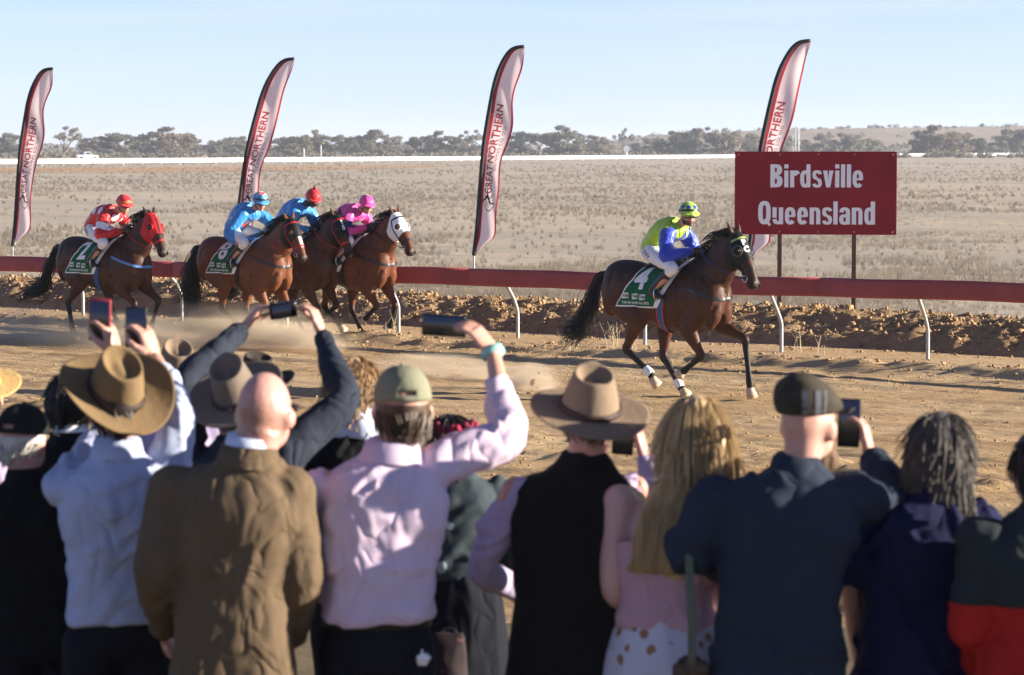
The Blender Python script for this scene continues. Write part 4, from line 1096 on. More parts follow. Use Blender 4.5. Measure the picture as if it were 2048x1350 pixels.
def make_jockey(label, loc, heading, J):
    root = empty('jockey', loc, heading); tag(root, label, 'person', 'jockeys riding the racehorses')
    V = Vector; off = V(J.get('off', (0, 0, 0)))
    hip = V((-.20, 0, 1.72)) + off; sh = V((.13, 0, 1.93)) + off + V(J.get('sho', (0, 0, 0))); hc = V((.285, 0, 2.10)) + off + V(J.get('heado', (0, 0, 0))) + V(J.get('sho', (0, 0, 0)))
    hand = V(J['hand'])
    yaw = Matrix.Rotation(R(J.get('yaw', -12)), 3, 'Z'); pit = Matrix.Rotation(R(J.get('pitch', 12)), 3, 'Y'); HR = yaw @ pit
    Hh = lambda x, y, z: hc + HR @ V((x, y, z))
    mid = hip.lerp(sh, .5) + V((-.03, 0, .06))
    # body: one continuous figure
    bm = bmesh.new()
    ball(bm, Hh(0, 0, .01), (.098, .078, .108), HR); ball(bm, Hh(.035, 0, -.06), (.06, .055, .065), HR)
    loft(bm, [Hh(.08, 0, .005), Hh(.108, 0, -.025), Hh(.10, 0, -.035)], [.009, .017, .012], 8, (0, 1, 0), 2)
    ball(bm, Hh(.075, 0, -.103), (.026, .026, .02), HR)
    for s in (-1, 1): ball(bm, Hh(-.005, s * .08, -.02), (.026, .012, .034), HR); ball(bm, Hh(.06, s * .035, -.045), (.028, .022, .025), HR)
    ball(bm, Hh(.086, 0, -.068), (.018, .03, .012), HR)
    loft(bm, [sh + V((-.03, 0, -.02)), sh.lerp(hc, .5), Hh(-.015, 0, -.05)], [(.06, .06), (.055, .055), (.055, .06)], 12, (0, 1, 0), 2)
    loft(bm, [hip, mid, sh], [(.12, .09), (.11, .08), (.13, .07)], 12, (0, 1, 0), 2)
    arms = []
    for s, key in ((-1, 'elr'), (1, 'ell')):
        S_ = sh + V((-.02, s * .165, -.02)); E = V(J.get(key, (.20, s * .33, 1.62))) + off; E.y = s * abs(E.y); Wr = hand + V((-.075, s * .06, .01))
        loft(bm, [S_, E, Wr], [.04, .035, .027], 10, (0, 1, 0), 3); arms.append((s, S_, E, Wr))
    legs = []
    for s in (-1, 1):
        hp = hip + V((.02, s * .10, -.05)); kn = V((.30, s * .335, 1.50)) + off * .6; an = V((.01, s * .345, 1.24)) + off * .2; to = V((.155, s * .36, 1.165)) + off * .2
        loft(bm, [hp, kn, an], [.06, .045, .035], 10, (0, 1, 0), 2); legs.append((s, hp, kn, an, to))
    body = obj('body', voxel(bm, .011, 2, dec=.5), J.get('skin', M_SKIN), root)
    for s in (-1, 1):
        pass
    bm = bmesh.new(); ball(bm, Hh(.098, 0, -.068), (.008, .022, .006), HR, 8, 6); obj('mouth', bm, M_LIP, root)
    if J.get('stubble'):
        sm = shell(body.data, [(Hh(0, 0, -.055), HR @ V((0, 0, 1))), (Hh(.0, 0, 0), HR @ V((-1, 0, 0))), (Hh(0, 0, -.12), HR @ V((0, 0, -1)))], .002); obj('stubble', sm, mat('stubble', (.16, .085, .06), .8), root)
    # silks: torso and sleeves
    bm = bmesh.new()
    loft(bm, [hip + V((-.07, 0, -.03)), hip + V((.02, 0, .035)), mid + V((0, 0, .0)), sh + V((-.07, 0, -.0)), sh + V((.01, 0, .0)), sh + V((.045, 0, .055))],
         [(.155, .115), (.168, .14), (.182, .155), (.205, .15), (.185, .125), (.075, .07)], 18, (0, 1, 0), 3)
    for s, S_, E, Wr in arms: ball(bm, S_, (.085, .075, .085))
    tv = voxel(bm, .013, 3); fold(tv, .013, 9, 2); silks = obj('silk_shirt', tv, J['silk'], root); sb = bvh_of(tv)
    for s, S_, E, Wr in arms:
        bm = bmesh.new(); loft(bm, [S_ + V((0, -s * .03, .0)), S_.lerp(E, .35), S_.lerp(E, .8), E, E.lerp(Wr, .25), E.lerp(Wr, .7), E.lerp(Wr, .95)], [.095, .090, .077, .073, .070, .058, .040], 14, (0, 1, 0), 3)
        me = voxel(bm, .0115, 3); fold(me, .012, 10, 3 + s); sl = obj('sleeve', me, J.get('sleeve', J['silk']), root)
        if J.get('armband'):
            a = S_.lerp(E, .62); n_ = (E - S_).normalized()
            obj('arm_band', shell(me, [(a - n_ * .055, -n_), (a + n_ * .055, n_), ], .005, keep=lambda c: (c - a).length < .16), J['armband'], root)
    # breeches and boots
    bm = bmesh.new(); ball(bm, hip + V((-.03, 0, -.03)), (.135, .15, .125))
    for s, hp, kn, an, to in legs:
        loft(bm, [hp, hp.lerp(kn, .5) + V((0, s * .015, 0)), kn, kn.lerp(an, .25)], [.105, .088, .068, .055], 14, (0, 1, 0), 3); ball(bm, kn + V((.01, 0, 0)), .066)
    me = voxel(bm, .014, 3); fold(me, .008, 11, 9); obj('breeches', me, M_BREECH, root)
    if J.get('legtext'):
        bm = text_bm(J['legtext'], .075, .002); lb = bvh_of(me); obj('lettering', decal(lb, bm, hip + V((.045, -.8, -.065)), (.82, 0, -.57), (.57, 0, .82), (0, 1, 0), .004), M_LEATHER, root, smooth=False)
    for s, hp, kn, an, to in legs:
        bm = bmesh.new(); k2 = kn.lerp(an, .18)
        loft(bm, [k2, k2.lerp(an, .3), k2.lerp(an, .75), an], [.058, .060, .048, .043], 12, (0, 1, 0), 2)
        loft(bm, [an + V((-.035, 0, -.03)), an + V((.04, 0, -.035)), to + V((-.03, 0, .01)), to + V((.03, 0, 0))], [(.034, .042), (.038, .042), (.038, .032), (.028, .022)], 12, (0, 1, 0), 2)
        obj('boot', voxel(bm, .011, 2), M_BOOT, root)
        bm = bmesh.new(); st = an.lerp(to, .55) + V((0, 0, -.055))
        pts = [st + V((0, math.cos(a) * .055, .06 + math.sin(a) * .075)) for a in np.linspace(0, 2 * math.pi, 13)]
        loft(bm, pts, [.007] * 13, 6, (1, 0, 0), 1, cap=False); obj('stirrup', bm, M_STEEL, root)
        bm = bmesh.new(); loft(bm, [st + V((0, 0, .13)), V((.08, s * .27, 1.42)), V((.06, s * .16, 1.54))], [(.004, .014)] * 3, 6, (0, 1, 0), 2); obj('stirrup_leather', bm, M_LEATHER, root)
    # gloved hands closed on the reins
    for s, S_, E, Wr in arms:
        bm = bmesh.new(); hc_ = hand + V((0, s * .05, 0))
        loft(bm, [Wr - (hc_ - Wr) * .2, Wr.lerp(hc_, .6), hc_ + V((.03, 0, 0))], [(.028, .03), (.032, .04), (.028, .038)], 10, (0, 1, 0), 2)
        for k in range(4):
            z = .027 - k * .019; b = hc_ + V((.025, s * .012, z)); L_ = (.040, .046, .043, .034)[k]
            loft(bm, [b, b + V((L_, s * .002, -.004)), b + V((L_ * .95, -s * .03, -.008)), b + V((.008, -s * .036, -.008))], [.0105, .0105, .010, .009], 7, (0, 0, 1), 2)
        b = hc_ + V((-.012, -s * .02, .028)); loft(bm, [b, b + V((.03, -s * .012, .018)), b + V((.058, -s * .014, .012))], [.012, .012, .009], 7, (0, 1, 0), 2)
        obj('glove', voxel(bm, .008, 1), J.get('glove', M_LEATHER), root)
    # skull cap under its silk, peak, goggles
    bm = bmesh.new()
    ball(bm, Hh(-.005, 0, .035), (.132, .112, .118), HR, 20, 14)
    bmesh.ops.bisect_plane(bm, geom=bm.verts[:] + bm.edges[:] + bm.faces[:], plane_co=Hh(0, 0, .012), plane_no=HR @ V((-.18, 0, -1)), clear_outer=True)
    cm = bpy.data.meshes.new('cap'); bm.to_mesh(cm); bm.free(); cap = obj('helmet', cm, J['cap'], root); so = cap.modifiers.new('s', 'SOLIDIFY'); so.thickness = .012; cpb = bvh_of(cm)
    bm = bmesh.new(); rows = []
    for k in range(13):
        a = R(-68 + 136 * k / 12); rows.append([bm.verts.new(Hh(.118 * math.cos(a) + r_ * math.cos(a), .108 * math.sin(a) + r_ * .5 * math.sin(a), .03 - r_ * .35)) for r_ in (-.006, .02, .055 * max(0.1, math.cos(a * .9)))])
    for a, b in zip(rows[:-1], rows[1:]):
        for k in range(2): bm.faces.new((a[k], b[k], b[k + 1], a[k + 1]))
    pk = obj('peak', bm, J['cap'], root); so = pk.modifiers.new('s', 'SOLIDIFY'); so.thickness = .006
    if J.get('pom'):
        bm = bmesh.new(); ball(bm, Hh(-.005, 0, .165), .032); obj('pompom', bm, J['cap'], root)
    if J.get('capband'):
        obj('cap_band', shell(cm, [(Hh(0, 0, .062), HR @ V((-.18, 0, 1))), (Hh(0, 0, .038), HR @ V((.18, 0, -1)))], .004), J['capband'], root)
    if J.get('stars'):
        for a in (-70, -22, 24):
            dn = HR @ V((math.cos(R(a)) * .86, math.sin(R(a)) * .86, .5)).normalized(); xa = (HR @ V((-math.sin(R(a)), math.cos(R(a)), 0))); ya = dn.cross(xa); ya = ya if (HR.inverted() @ ya).z > 0 else -ya
            obj('star', decal(cpb, star2d(.042), Hh(0, 0, .045) + dn * .3, xa, ya, -dn, .005), J['stars'], root, smooth=False)
    if J.get('capmark'):
        for a in (-60, 0, 60):
            dn = HR @ V((math.cos(R(a)) * .55, math.sin(R(a)) * .55, .83)).normalized(); xa = HR @ V((-math.sin(R(a)), math.cos(R(a)), 0)); ya = dn.cross(xa); ya = ya if (HR.inverted() @ ya).z > 0 else -ya
            for k, (sz, mm) in enumerate(((.05, M_CLOTHW), (.033, J['capmark']))):
                obj('cap_mark', decal(cpb, poly2d([(-sz, sz * 1.0), (0, -sz * 1.3), (sz, sz * 1.0)]), Hh(0, 0, .06) + dn * .3, xa, ya, -dn, .004 + .002 * k), mm, root, smooth=False)
    bm = bmesh.new(); rows = []
    for k in range(11):
        a = R(-62 + 124 * k / 10); x_, y_ = math.cos(a), math.sin(a)
        rows.append([bm.verts.new(Hh(.108 * x_ + o_, .086 * y_, z_)) for z_, o_ in ((.028, -.004), (.018, .010), (-.012, .010), (-.024 + .012 * math.exp(-(a / .15) ** 2), -.002))])
    for a, b in zip(rows[:-1], rows[1:]):
        for k in range(3): bm.faces.new((a[k], a[k + 1], b[k + 1], b[k]))
    gg = obj('goggles', bm, M_GOGG, root); so = gg.modifiers.new('s', 'SOLIDIFY'); so.thickness = .008; so.offset = 0
    # chin strap
    bm = bmesh.new(); pts = [Hh(.0 + .055 * math.sin(a), .083 * math.cos(a), -.02 - .098 * math.sin(a)) for a in np.linspace(0, math.pi, 11)]
    loft(bm, pts, [(.006, .006)] * 11, 6, (1, 0, 0), 1, cap=False); obj('chin_strap', bm, M_LEATHER, root)
    if J.get('mask'):
        obj('neck_tube', shell(body.data, [(Hh(0, 0, -.035), HR @ V((0, 0, 1))), (sh + V((0, 0, .03)), V((0, 0, -1)))], .008, keep=lambda c: (c - hc).length < .2), M_LEATHER, root)
    # whip
    if J.get('whip'):
        a = hand + V((.05, -.06, -.02)); b = V(J['whip']); bm = bmesh.new(); loft(bm, [a, a.lerp(b, .5), b], [.008, .006, .007], 7, (0, 1, 0), 2); obj('whip', bm, M_LEATHER, root)
    for mm, shape, x_, z_, kw in J.get('marks', []):
        bm = shape(); o = hip.lerp(sh, .5)
        obj('silk_mark', decal(sb, bm, V((o.x + x_, -.8, o.z + z_)), (.9, 0, .43), (-.43, 0, .9), (0, 1, 0), .005), mm, root, smooth=False)
    for mm, shape, y_, z_ in J.get('chest_marks', []):
        bm = shape()
        obj('silk_mark', decal(sb, bm, V((sh.x + .55, y_, sh.z + z_)), (0, 1, 0), (0, 0, 1), (-1, 0, 0), .005), mm, root, smooth=False)
    return root

def fold(me, amp, freq, seed=0, stretch=(1, 1, 0.45)):
    """cloth folds: push vertices along their normals by ridged noise"""
    co = get_co(me); no = get_no(me); d = np.empty(len(co))
    sx, sy, sz = stretch; o_ = seed * 3.7
    for i, c in enumerate(co):
        v = Vector((c[0] * freq * sx + o_, c[1] * freq * sy - o_, c[2] * freq * sz + o_))
        n1 = noise.noise(v); n2 = noise.noise(v * 2.3)
        d[i] = (1 - abs(n1) * 2.2) * 0.7 + n2 * 0.35 - 0.2
    set_co(me, co + no * (amp * d)[:, None])

def crease(me, n, amp, width, angle, spread, seed, k=1.0):
    """long pulled folds over a garment, mostly running at `angle` (degrees from vertical)"""
    rg = random.Random(seed); co = get_co(me); no = get_no(me); P2 = co[:, [0, 2]]; d = np.zeros(len(co))
    lo, hi = P2.min(0), P2.max(0)
    for i in range(n):
        c = np.array([rg.uniform(lo[0], hi[0]), rg.uniform(lo[1], hi[1])]); a = R(rg.gauss(angle, spread)); L_ = rg.uniform(.05, .17) * k
        u_ = np.array([math.sin(a), math.cos(a)]); bend = rg.uniform(-.25, .25)
        q = P2 - c; t = (q @ u_) / L_; e = q @ np.array([u_[1], -u_[0]]) - bend * L_ * t * t
        w_ = width * rg.uniform(.6, 1.5)
        g = np.where(np.abs(t) < 1, (1 - t * t) ** 1.5, 0) * (np.exp(-(e / w_) ** 2) - .6 * np.exp(-((e - 1.7 * w_) / w_) ** 2))
        side_ = co[:, 1] < .04 if rg.random() < .75 else co[:, 1] >= -.02
        d += amp * rg.uniform(.5, 1.3) * g * side_
    set_co(me, co + no * d[:, None])

# ------------------------------------------------------------------ the field
HEAD = -R(38.5)
def hloc(px, py, z=0.0):
    g = G(px, py, z); return (g.x, g.y, z)
M_LIME = mat('silk_lime', (0.36, 0.58, 0.03), 0.35, 0.4, sheen=0.3, bump=0.03, bscale=7, stretch=(1, 1, .6), ridged=True); M_BLUE = mat('silk_royal_blue', (0.02, 0.055, 0.48), 0.4, 0.4, sheen=0.3, bump=0.03, bscale=7, stretch=(1, 1, .6), ridged=True)
M_SKYB = mat('silk_sky_blue', (0.03, 0.24, 0.58), 0.33, 0.4, sheen=0.3, bump=0.03, bscale=7, stretch=(1, 1, .6), ridged=True); M_REDS = mat('silk_red', (0.58, 0.012, 0.016), 0.35, 0.4, sheen=0.3, bump=0.03, bscale=7, stretch=(1, 1, .6), ridged=True)
M_PINK = mat('silk_pink', (0.72, 0.055, 0.30), 0.35, 0.4, sheen=0.3, bump=0.03, bscale=7, stretch=(1, 1, .6), ridged=True); M_NAVY = mat('silk_navy', (0.02, 0.02, 0.09), 0.5)
M_HBLK = mat('hood_black', (0.008, 0.008, 0.009), 0.55, 0.3); M_HRED = mat('hood_red', (0.50, 0.02, 0.022), 0.55, 0.3); M_HWHT = mat('hood_white', (0.82, 0.83, 0.86), 0.6, 0.3)
M_BRRED = mat('bridle_red', (0.48, 0.02, 0.025), 0.45, 0.4); M_GBLUE = mat('girth_blue', (0.03, 0.10, 0.26), 0.6, 0.3); M_STBLUE = mat('strap_blue', (0.12, 0.25, 0.55), 0.6, 0.3)
M_BRLIME = mat('brow_lime', (0.34, 0.42, 0.12), 0.5, 0.3); M_REINB = mat('rein_blue', (0.04, 0.06, 0.16), 0.5, 0.3)

LEAD = dict(poll=(.93, 1.865), muz=(1.22, 1.32), yaw=-8, nyaw=0, coat=(.070, .024, .0105), dorsal_shade=.9,
            fr=((.40, .80), (.56, .50), (.32, .325), (.22, .27)), fl=((.60, .86), (.985, .70), (1.06, .215), (1.09, .03)),
            hr=((-.30, .90), (-.50, .53), (-.17, .27), (-.08, .12)), hl=((-.16, .86), (-.15, .45), (.09, .12), (.19, .0)),
            tail=[(-1.0, 0, 1.34), (-1.10, -.02, 1.02), (-1.25, -.03, .76), (-1.40, -.05, .58)], number='4', hood=M_HBLK, hoodtext='PC', rim=mat('blinker_grey', (.10, .10, .11), .4), brow=M_BRLIME, girth=M_GBLUE, girth_edge=M_BRRED,
            rein=M_REINB, hand=(.48, 0, 1.69), bandage=[2, 3], seed=3, vox=.0135)
lp = G(1335, 796, 0.0); lloc = (lp.x, lp.y, 0.02)
make_horse('racehorse', 'leading dark bay racehorse in black hood lettered PC, saddlecloth number 4', lloc, HEAD, LEAD)
make_jockey('jockey in lime and blue star silks riding the leading horse', lloc, HEAD,
            dict(hand=(.48, 0, 1.69), silk=M_LIME, sleeve=M_BLUE, cap=M_LIME, capband=M_LEATHER, stars=M_BLUE, stubble=True, yaw=-34, pitch=8, legtext='R.FAY', whip=(-.02, -.37, 1.22),
                 chest_marks=[(M_BLUE, lambda: star2d(.15), 0, -.14)], skin=M_SKINR))
# ------------------------------------------------------------------ the four horses behind
def rider(px, py, hlabel, jlabel, Pd, Jd, heading=HEAD, z=0.02):
    g = G(px, py, 0.0); loc = (g.x, g.y, z)
    P_ = dict(LEAD); P_.pop('hoodtext', None); P_.pop('rim', None); P_.pop('brow', None); P_.pop('girth_edge', None); P_.pop('girth', None); P_.pop('rein', None); P_['bandage'] = []; P_['vox'] = .017
    P_.update(Pd)
    make_horse('racehorse', hlabel, loc, heading, P_)
    make_jockey(jlabel, loc, heading, Jd)
# red hood, far left
rider(212, 691, 'bay racehorse in red hood with streaming tail, rearmost on the left', 'jockey in red silks with white spots, rearmost on the left',
      dict(poll=(.90, 1.87), muz=(1.22, 1.36), yaw=-14, coat=(.060, .022, .0105), dorsal_shade=.8, hood=M_HRED, hoodstripe=M_HBLK, bridle=M_BRRED, strap=M_STBLUE, number='2', girth=M_GBLUE,
           hr=((-.34, .90), (-.64, .60), (-.57, .24), (-.50, .02)), hl=((-.14, .88), (-.02, .52), (.18, .25), (.28, .17)),
           fr=((.46, .84), (.70, .62), (.58, .28), (.50, .20)), fl=((.60, .88), (.93, .66), (.80, .28), (.73, .17)),
           tail=[(-1.0, 0, 1.36), (-1.15, 0, 1.08), (-1.30, 0, .78), (-1.68, 0, .66)], tailw=.8, hand=(.50, 0, 1.66), seed=8),
      dict(hand=(.50, 0, 1.66), silk=M_REDS, cap=M_REDS, armband=M_CLOTHW, yaw=-20, pitch=16, legtext='GGG', sho=(.05, 0, -.03), heado=(.05, 0, -.03), elr=(.22, .34, 1.60), capband=mat('gold_band', (.45, .16, .04), .6),
           chest_marks=[(M_CLOTHW, lambda: disc2d(.055), -.07, -.05), (M_CLOTHW, lambda: disc2d(.055), -.03, -.19), (M_CLOTHW, lambda: disc2d(.05), .11, -.1)],
           marks=[(M_CLOTHW, lambda: disc2d(.05), .10, .15, 0), (M_CLOTHW, lambda: disc2d(.05), -.05, .14, 0)]), heading=-R(36))
# number 8
rider(492, 691, 'bright bay racehorse number 8 in black hood and red bridle with white blaze', 'jockey in shiny blue silks and blue cap with red peak mark',
      dict(poll=(.88, 1.80), muz=(1.20, 1.26), yaw=-10, coat=(.145, .048, .018), dorsal_shade=.25, hood=M_HBLK, brow=M_BRRED, bridle=M_BRRED, number='8', blaze=True, eyehole=.052, hoodlen=.33,
           hr=((-.26, .88), (-.36, .52), (-.05, .30), (.03, .22)), hl=((-.12, .86), (-.12, .50), (.12, .20), (.22, .06)),
           fr=((.42, .80), (.58, .50), (.34, .325), (.24, .27)), fl=((.52, .82), (.75, .53), (.50, .36), (.40, .30)),
           tail=[(-.98, 0, 1.34), (-1.08, 0, 1.05), (-1.13, 0, .78), (-1.13, 0, .52)], tailw=1.4, hand=(.52, 0, 1.58), seed=11),
      dict(hand=(.20, -.26, 1.47), silk=M_SKYB, cap=M_SKYB, capmark=M_REDS, capband=M_LEATHER, yaw=-26, pitch=18, whip=(-.55, -.40, 1.30), heado=(.02, 0, -.02), elr=(-.02, .34, 1.63), ell=(.35, .34, 1.68), glove=M_SKINR,
           marks=[(M_CLOTHW, lambda: poly2d([(-.11, -.012), (.11, -.012), (.11, .018), (-.11, .018)]), .0, .04, 0)], chest_marks=[(M_REDS, lambda: poly2d([(-.16, .02), (0, -.05), (.16, .02), (.16, -.04), (0, -.11), (-.16, -.04)]), 0, -.12)]))
# middle horse, black hood 15
rider(588, 682, 'bay racehorse in black hood with white mark, between number 8 and white hood', 'jockey in pale blue silks and red cap with pompom',
      dict(poll=(.86, 1.83), muz=(1.16, 1.28), yaw=-8, coat=(.08, .030, .014), dorsal_shade=.5, hood=M_HBLK, hoodtext='15', brow=M_BRRED, bridle=M_BRRED, number=None,
           fr=((.42, .80), (.60, .48), (.50, .12), (.58, .01)), fl=((.52, .82), (.75, .53), (.50, .36), (.40, .30)), hand=(.46, 0, 1.66), seed=13),
      dict(hand=(.46, 0, 1.66), silk=M_SKYB, cap=M_REDS, pom=True, mask=True, yaw=-22, pitch=24, sho=(.06, 0, .04), heado=(.05, 0, -.03), marks=[]))
# white hood
rider(700, 684, 'chestnut bay racehorse in white hood, nearest the rail in the chasing group', 'jockey in bright pink silks and pink cap',
      dict(poll=(.90, 1.86), muz=(1.22, 1.34), yaw=-6, coat=(.125, .038, .0145), dorsal_shade=.3, hood=M_HWHT, hoodlen=.34, number='1', numpos=(-.10, -.9, 1.3),
           fr=((.46, .82), (.64, .54), (.42, .36), (.33, .30)), fl=((.56, .86), (.78, .56), (.70, .24), (.62, .20)),
           hr=((-.24, .88), (-.40, .50), (-.12, .26), (-.02, .14)), hl=((-.10, .86), (-.08, .46), (.14, .12), (.24, .01)), hand=(.48, 0, 1.69), seed=17),
      dict(hand=(.48, 0, 1.69), silk=M_PINK, cap=M_PINK, armband=M_NAVY, yaw=-22, pitch=16, heado=(.03, 0, -.05), sho=(.02, 0, -.03)))

# clods flung up behind the leading horse
for i, (px, py, Yd, r_, lab) in enumerate([(1066, 764, 33.5, .035, 'larger brown clod flying behind the leading horse'), (1083, 800, 32.5, .028, 'low flying clod just above the track behind the leader'), (1078, 746, 33.5, .016, 'small clod flying highest behind the leading horse')]):
    bm = bmesh.new(); bmesh.ops.create_icosphere(bm, subdivisions=2, radius=1.0)
    for v in bm.verts: v.co = Vector((v.co.x * .9, v.co.y * .8, v.co.z * 1.25)) * r_ * (1 + .45 * noise.noise(v.co * 1.7 + Vector((i * 5, 0, 0))))
    o = obj('flying_clod', bm, M_CLOD, smooth=False); o.location = W(px, py, Yd); o.rotation_euler = (i, .5, i * 2); tag(o, lab, 'clod', 'clods thrown up by hooves')
# ================================================================== SPECTATORS
def fabric(name, col, bump=0.010, bscale=9, rough=0.88, sheen=0.0, var=0.08, stretch=(1, 1, .7), **kw):
    crease = bscale < 15
    return mat(name, col, rough, 0.12, var=var, vscale=6, bump=bump * (3.0 if crease else 1), bscale=bscale * (.6 if crease else 1), sheen=sheen, stretch=stretch, ridged=crease, **kw)
M_BLACKF = fabric('fabric_black', (0.010, 0.010, 0.011)); M_TROUS = fabric('trousers_dark', (0.012, 0.013, 0.018)); M_SHOE = mat('shoe', (0.03, 0.02, 0.015), .5)
M_HANDSKIN = mat('hand_skin', (0.55, 0.30, 0.22), 0.5, 0.35, var=0.12, vscale=25)
M_HAIRDK = mat('hair_dark', (0.02, 0.014, 0.010), .5, .4, var=.3, vscale=30); M_HAIRGR = mat('hair_grey', (0.105, 0.092, 0.082), .6, .3, var=.25, vscale=22)
M_HAIRWH = mat('hair_white', (0.50, 0.47, 0.43), .6, .3, var=.3, vscale=30); M_HAIRBR = mat('hair_brown', (0.07, 0.04, 0.022), .5, .4, var=.35, vscale=25)
M_PHONE = mat('phone_black', (0.008, 0.008, 0.010), .25, .5); M_PHRED = mat('phone_case_red', (0.33, 0.03, 0.045), .45, .4)

def screen_mat(name, flip=1.0):
    """live camera view: sky above, dirt below, softly lit"""
    m = bpy.data.materials.new(name); m.use_nodes = True; t = m.node_tree; b = t.nodes['Principled BSDF']
    tc = t.nodes.new('ShaderNodeTexCoord'); sx = t.nodes.new('ShaderNodeSeparateXYZ'); t.links.new(tc.outputs['Generated'], sx.inputs[0])
    cr = t.nodes.new('ShaderNodeValToRGB'); e = cr.color_ramp.elements
    e[0].position = 0.0; e[0].color = (.012, .010, .010, 1); e[1].position = 1.0; e[1].color = (.02, .05, .16, 1)
    for p_, c_ in ((.35, (.035, .028, .022, 1)), (.52, (.10, .085, .075, 1)), (.60, (.10, .13, .20, 1)), (.75, (.03, .06, .17, 1))):
        q = e.new(p_); q.color = c_
    t.links.new(sx.outputs['Z'], cr.inputs[0]); t.links.new(cr.outputs[0], b.inputs['Emission Color']); b.inputs['Emission Strength'].default_value = 0.13
    b.inputs['Base Color'].default_value = (.01, .01, .012, 1); b.inputs['Roughness'].default_value = .12
    return m
M_SCREEN = screen_mat('screen_view')

def phone(c, half, rot, label, case=None, lens=True, screen=True):
    """held phone: case, screen towards the holder, lens on the far side; local -Y is the screen side"""
    r_ = empty('phone', c); r_.rotation_euler = rot; tag(r_, label, 'phone', 'phones held up by spectators')
    bm = bmesh.new(); box(bm, (0, 0, 0), (half[0], .0055, half[1]), bevel=.004); obj('case', bm, case or M_PHONE, r_)
    if screen:
        bm = bmesh.new(); box(bm, (0, -.0062, 0), (half[0] - .006, .0008, half[1] - .008)); obj('screen', bm, M_SCREEN, r_, smooth=False)
    bm = bmesh.new(); box(bm, (half[0] - .025, .0075, half[1] - .025), (.014, .002, .014), bevel=.002); ln = obj('camera_bump', bm, M_PHONE, r_)
    bm = bmesh.new(); ball(bm, (half[0] - .025, .010, half[1] - .025), (.006, .002, .006), seg=10, rings=6); obj('lens', bm, M_GOGG, ln)
    return r_

def add_hand(bm, w, f, n, side, k=1.0, curl=0.8, thumb=0.6):
    """palm, four jointed fingers and a thumb. w wrist, f towards knuckles, n palm side, thumb on +l*side"""
    f = Vector(f).normalized(); n = Vector(n); n = (n - f * n.dot(f)).normalized(); l = f.cross(n) * side
    q = lambda a, b, c: Vector(w) + (f * a + l * b + n * c) * k
    loft(bm, [q(-.03, 0, 0), q(.01, 0, 0), q(.05, 0, 0), q(.092, 0, .002)], [(.024 * k, .02 * k), (.030 * k, .019 * k), (.041 * k, .017 * k), (.040 * k, .014 * k)], 12, l, 2)
    for i, (b, L_) in enumerate(((.030, .074), (.010, .083), (-.011, .077), (-.031, .060))):
        p = q(.088, b, .002); a = 0.25 * curl; segs = [p]
        for j, fr in enumerate((.46, .30, .24)):
            a += curl * (.55, .65, .45)[j]
            p = p + (f * math.cos(a) + n * math.sin(a) + l * (b * (1.2 if j == 0 else .2))) * L_ * fr * k; segs.append(p)
        loft(bm, segs, [.0092 * k, .0085 * k, .0078 * k, .0062 * k], 8, l, 2)
    t0 = q(.022, .030, .006); t1 = q(.055, .055, .018 + .012 * thumb); t2 = q(.085, .058 - .02 * thumb, .028 + .03 * thumb); t3 = q(.108, .052 - .035 * thumb, .030 + .04 * thumb)
    loft(bm, [t0, t1, t2, t3], [.016 * k, .0125 * k, .0108 * k, .008 * k], 8, n, 2)

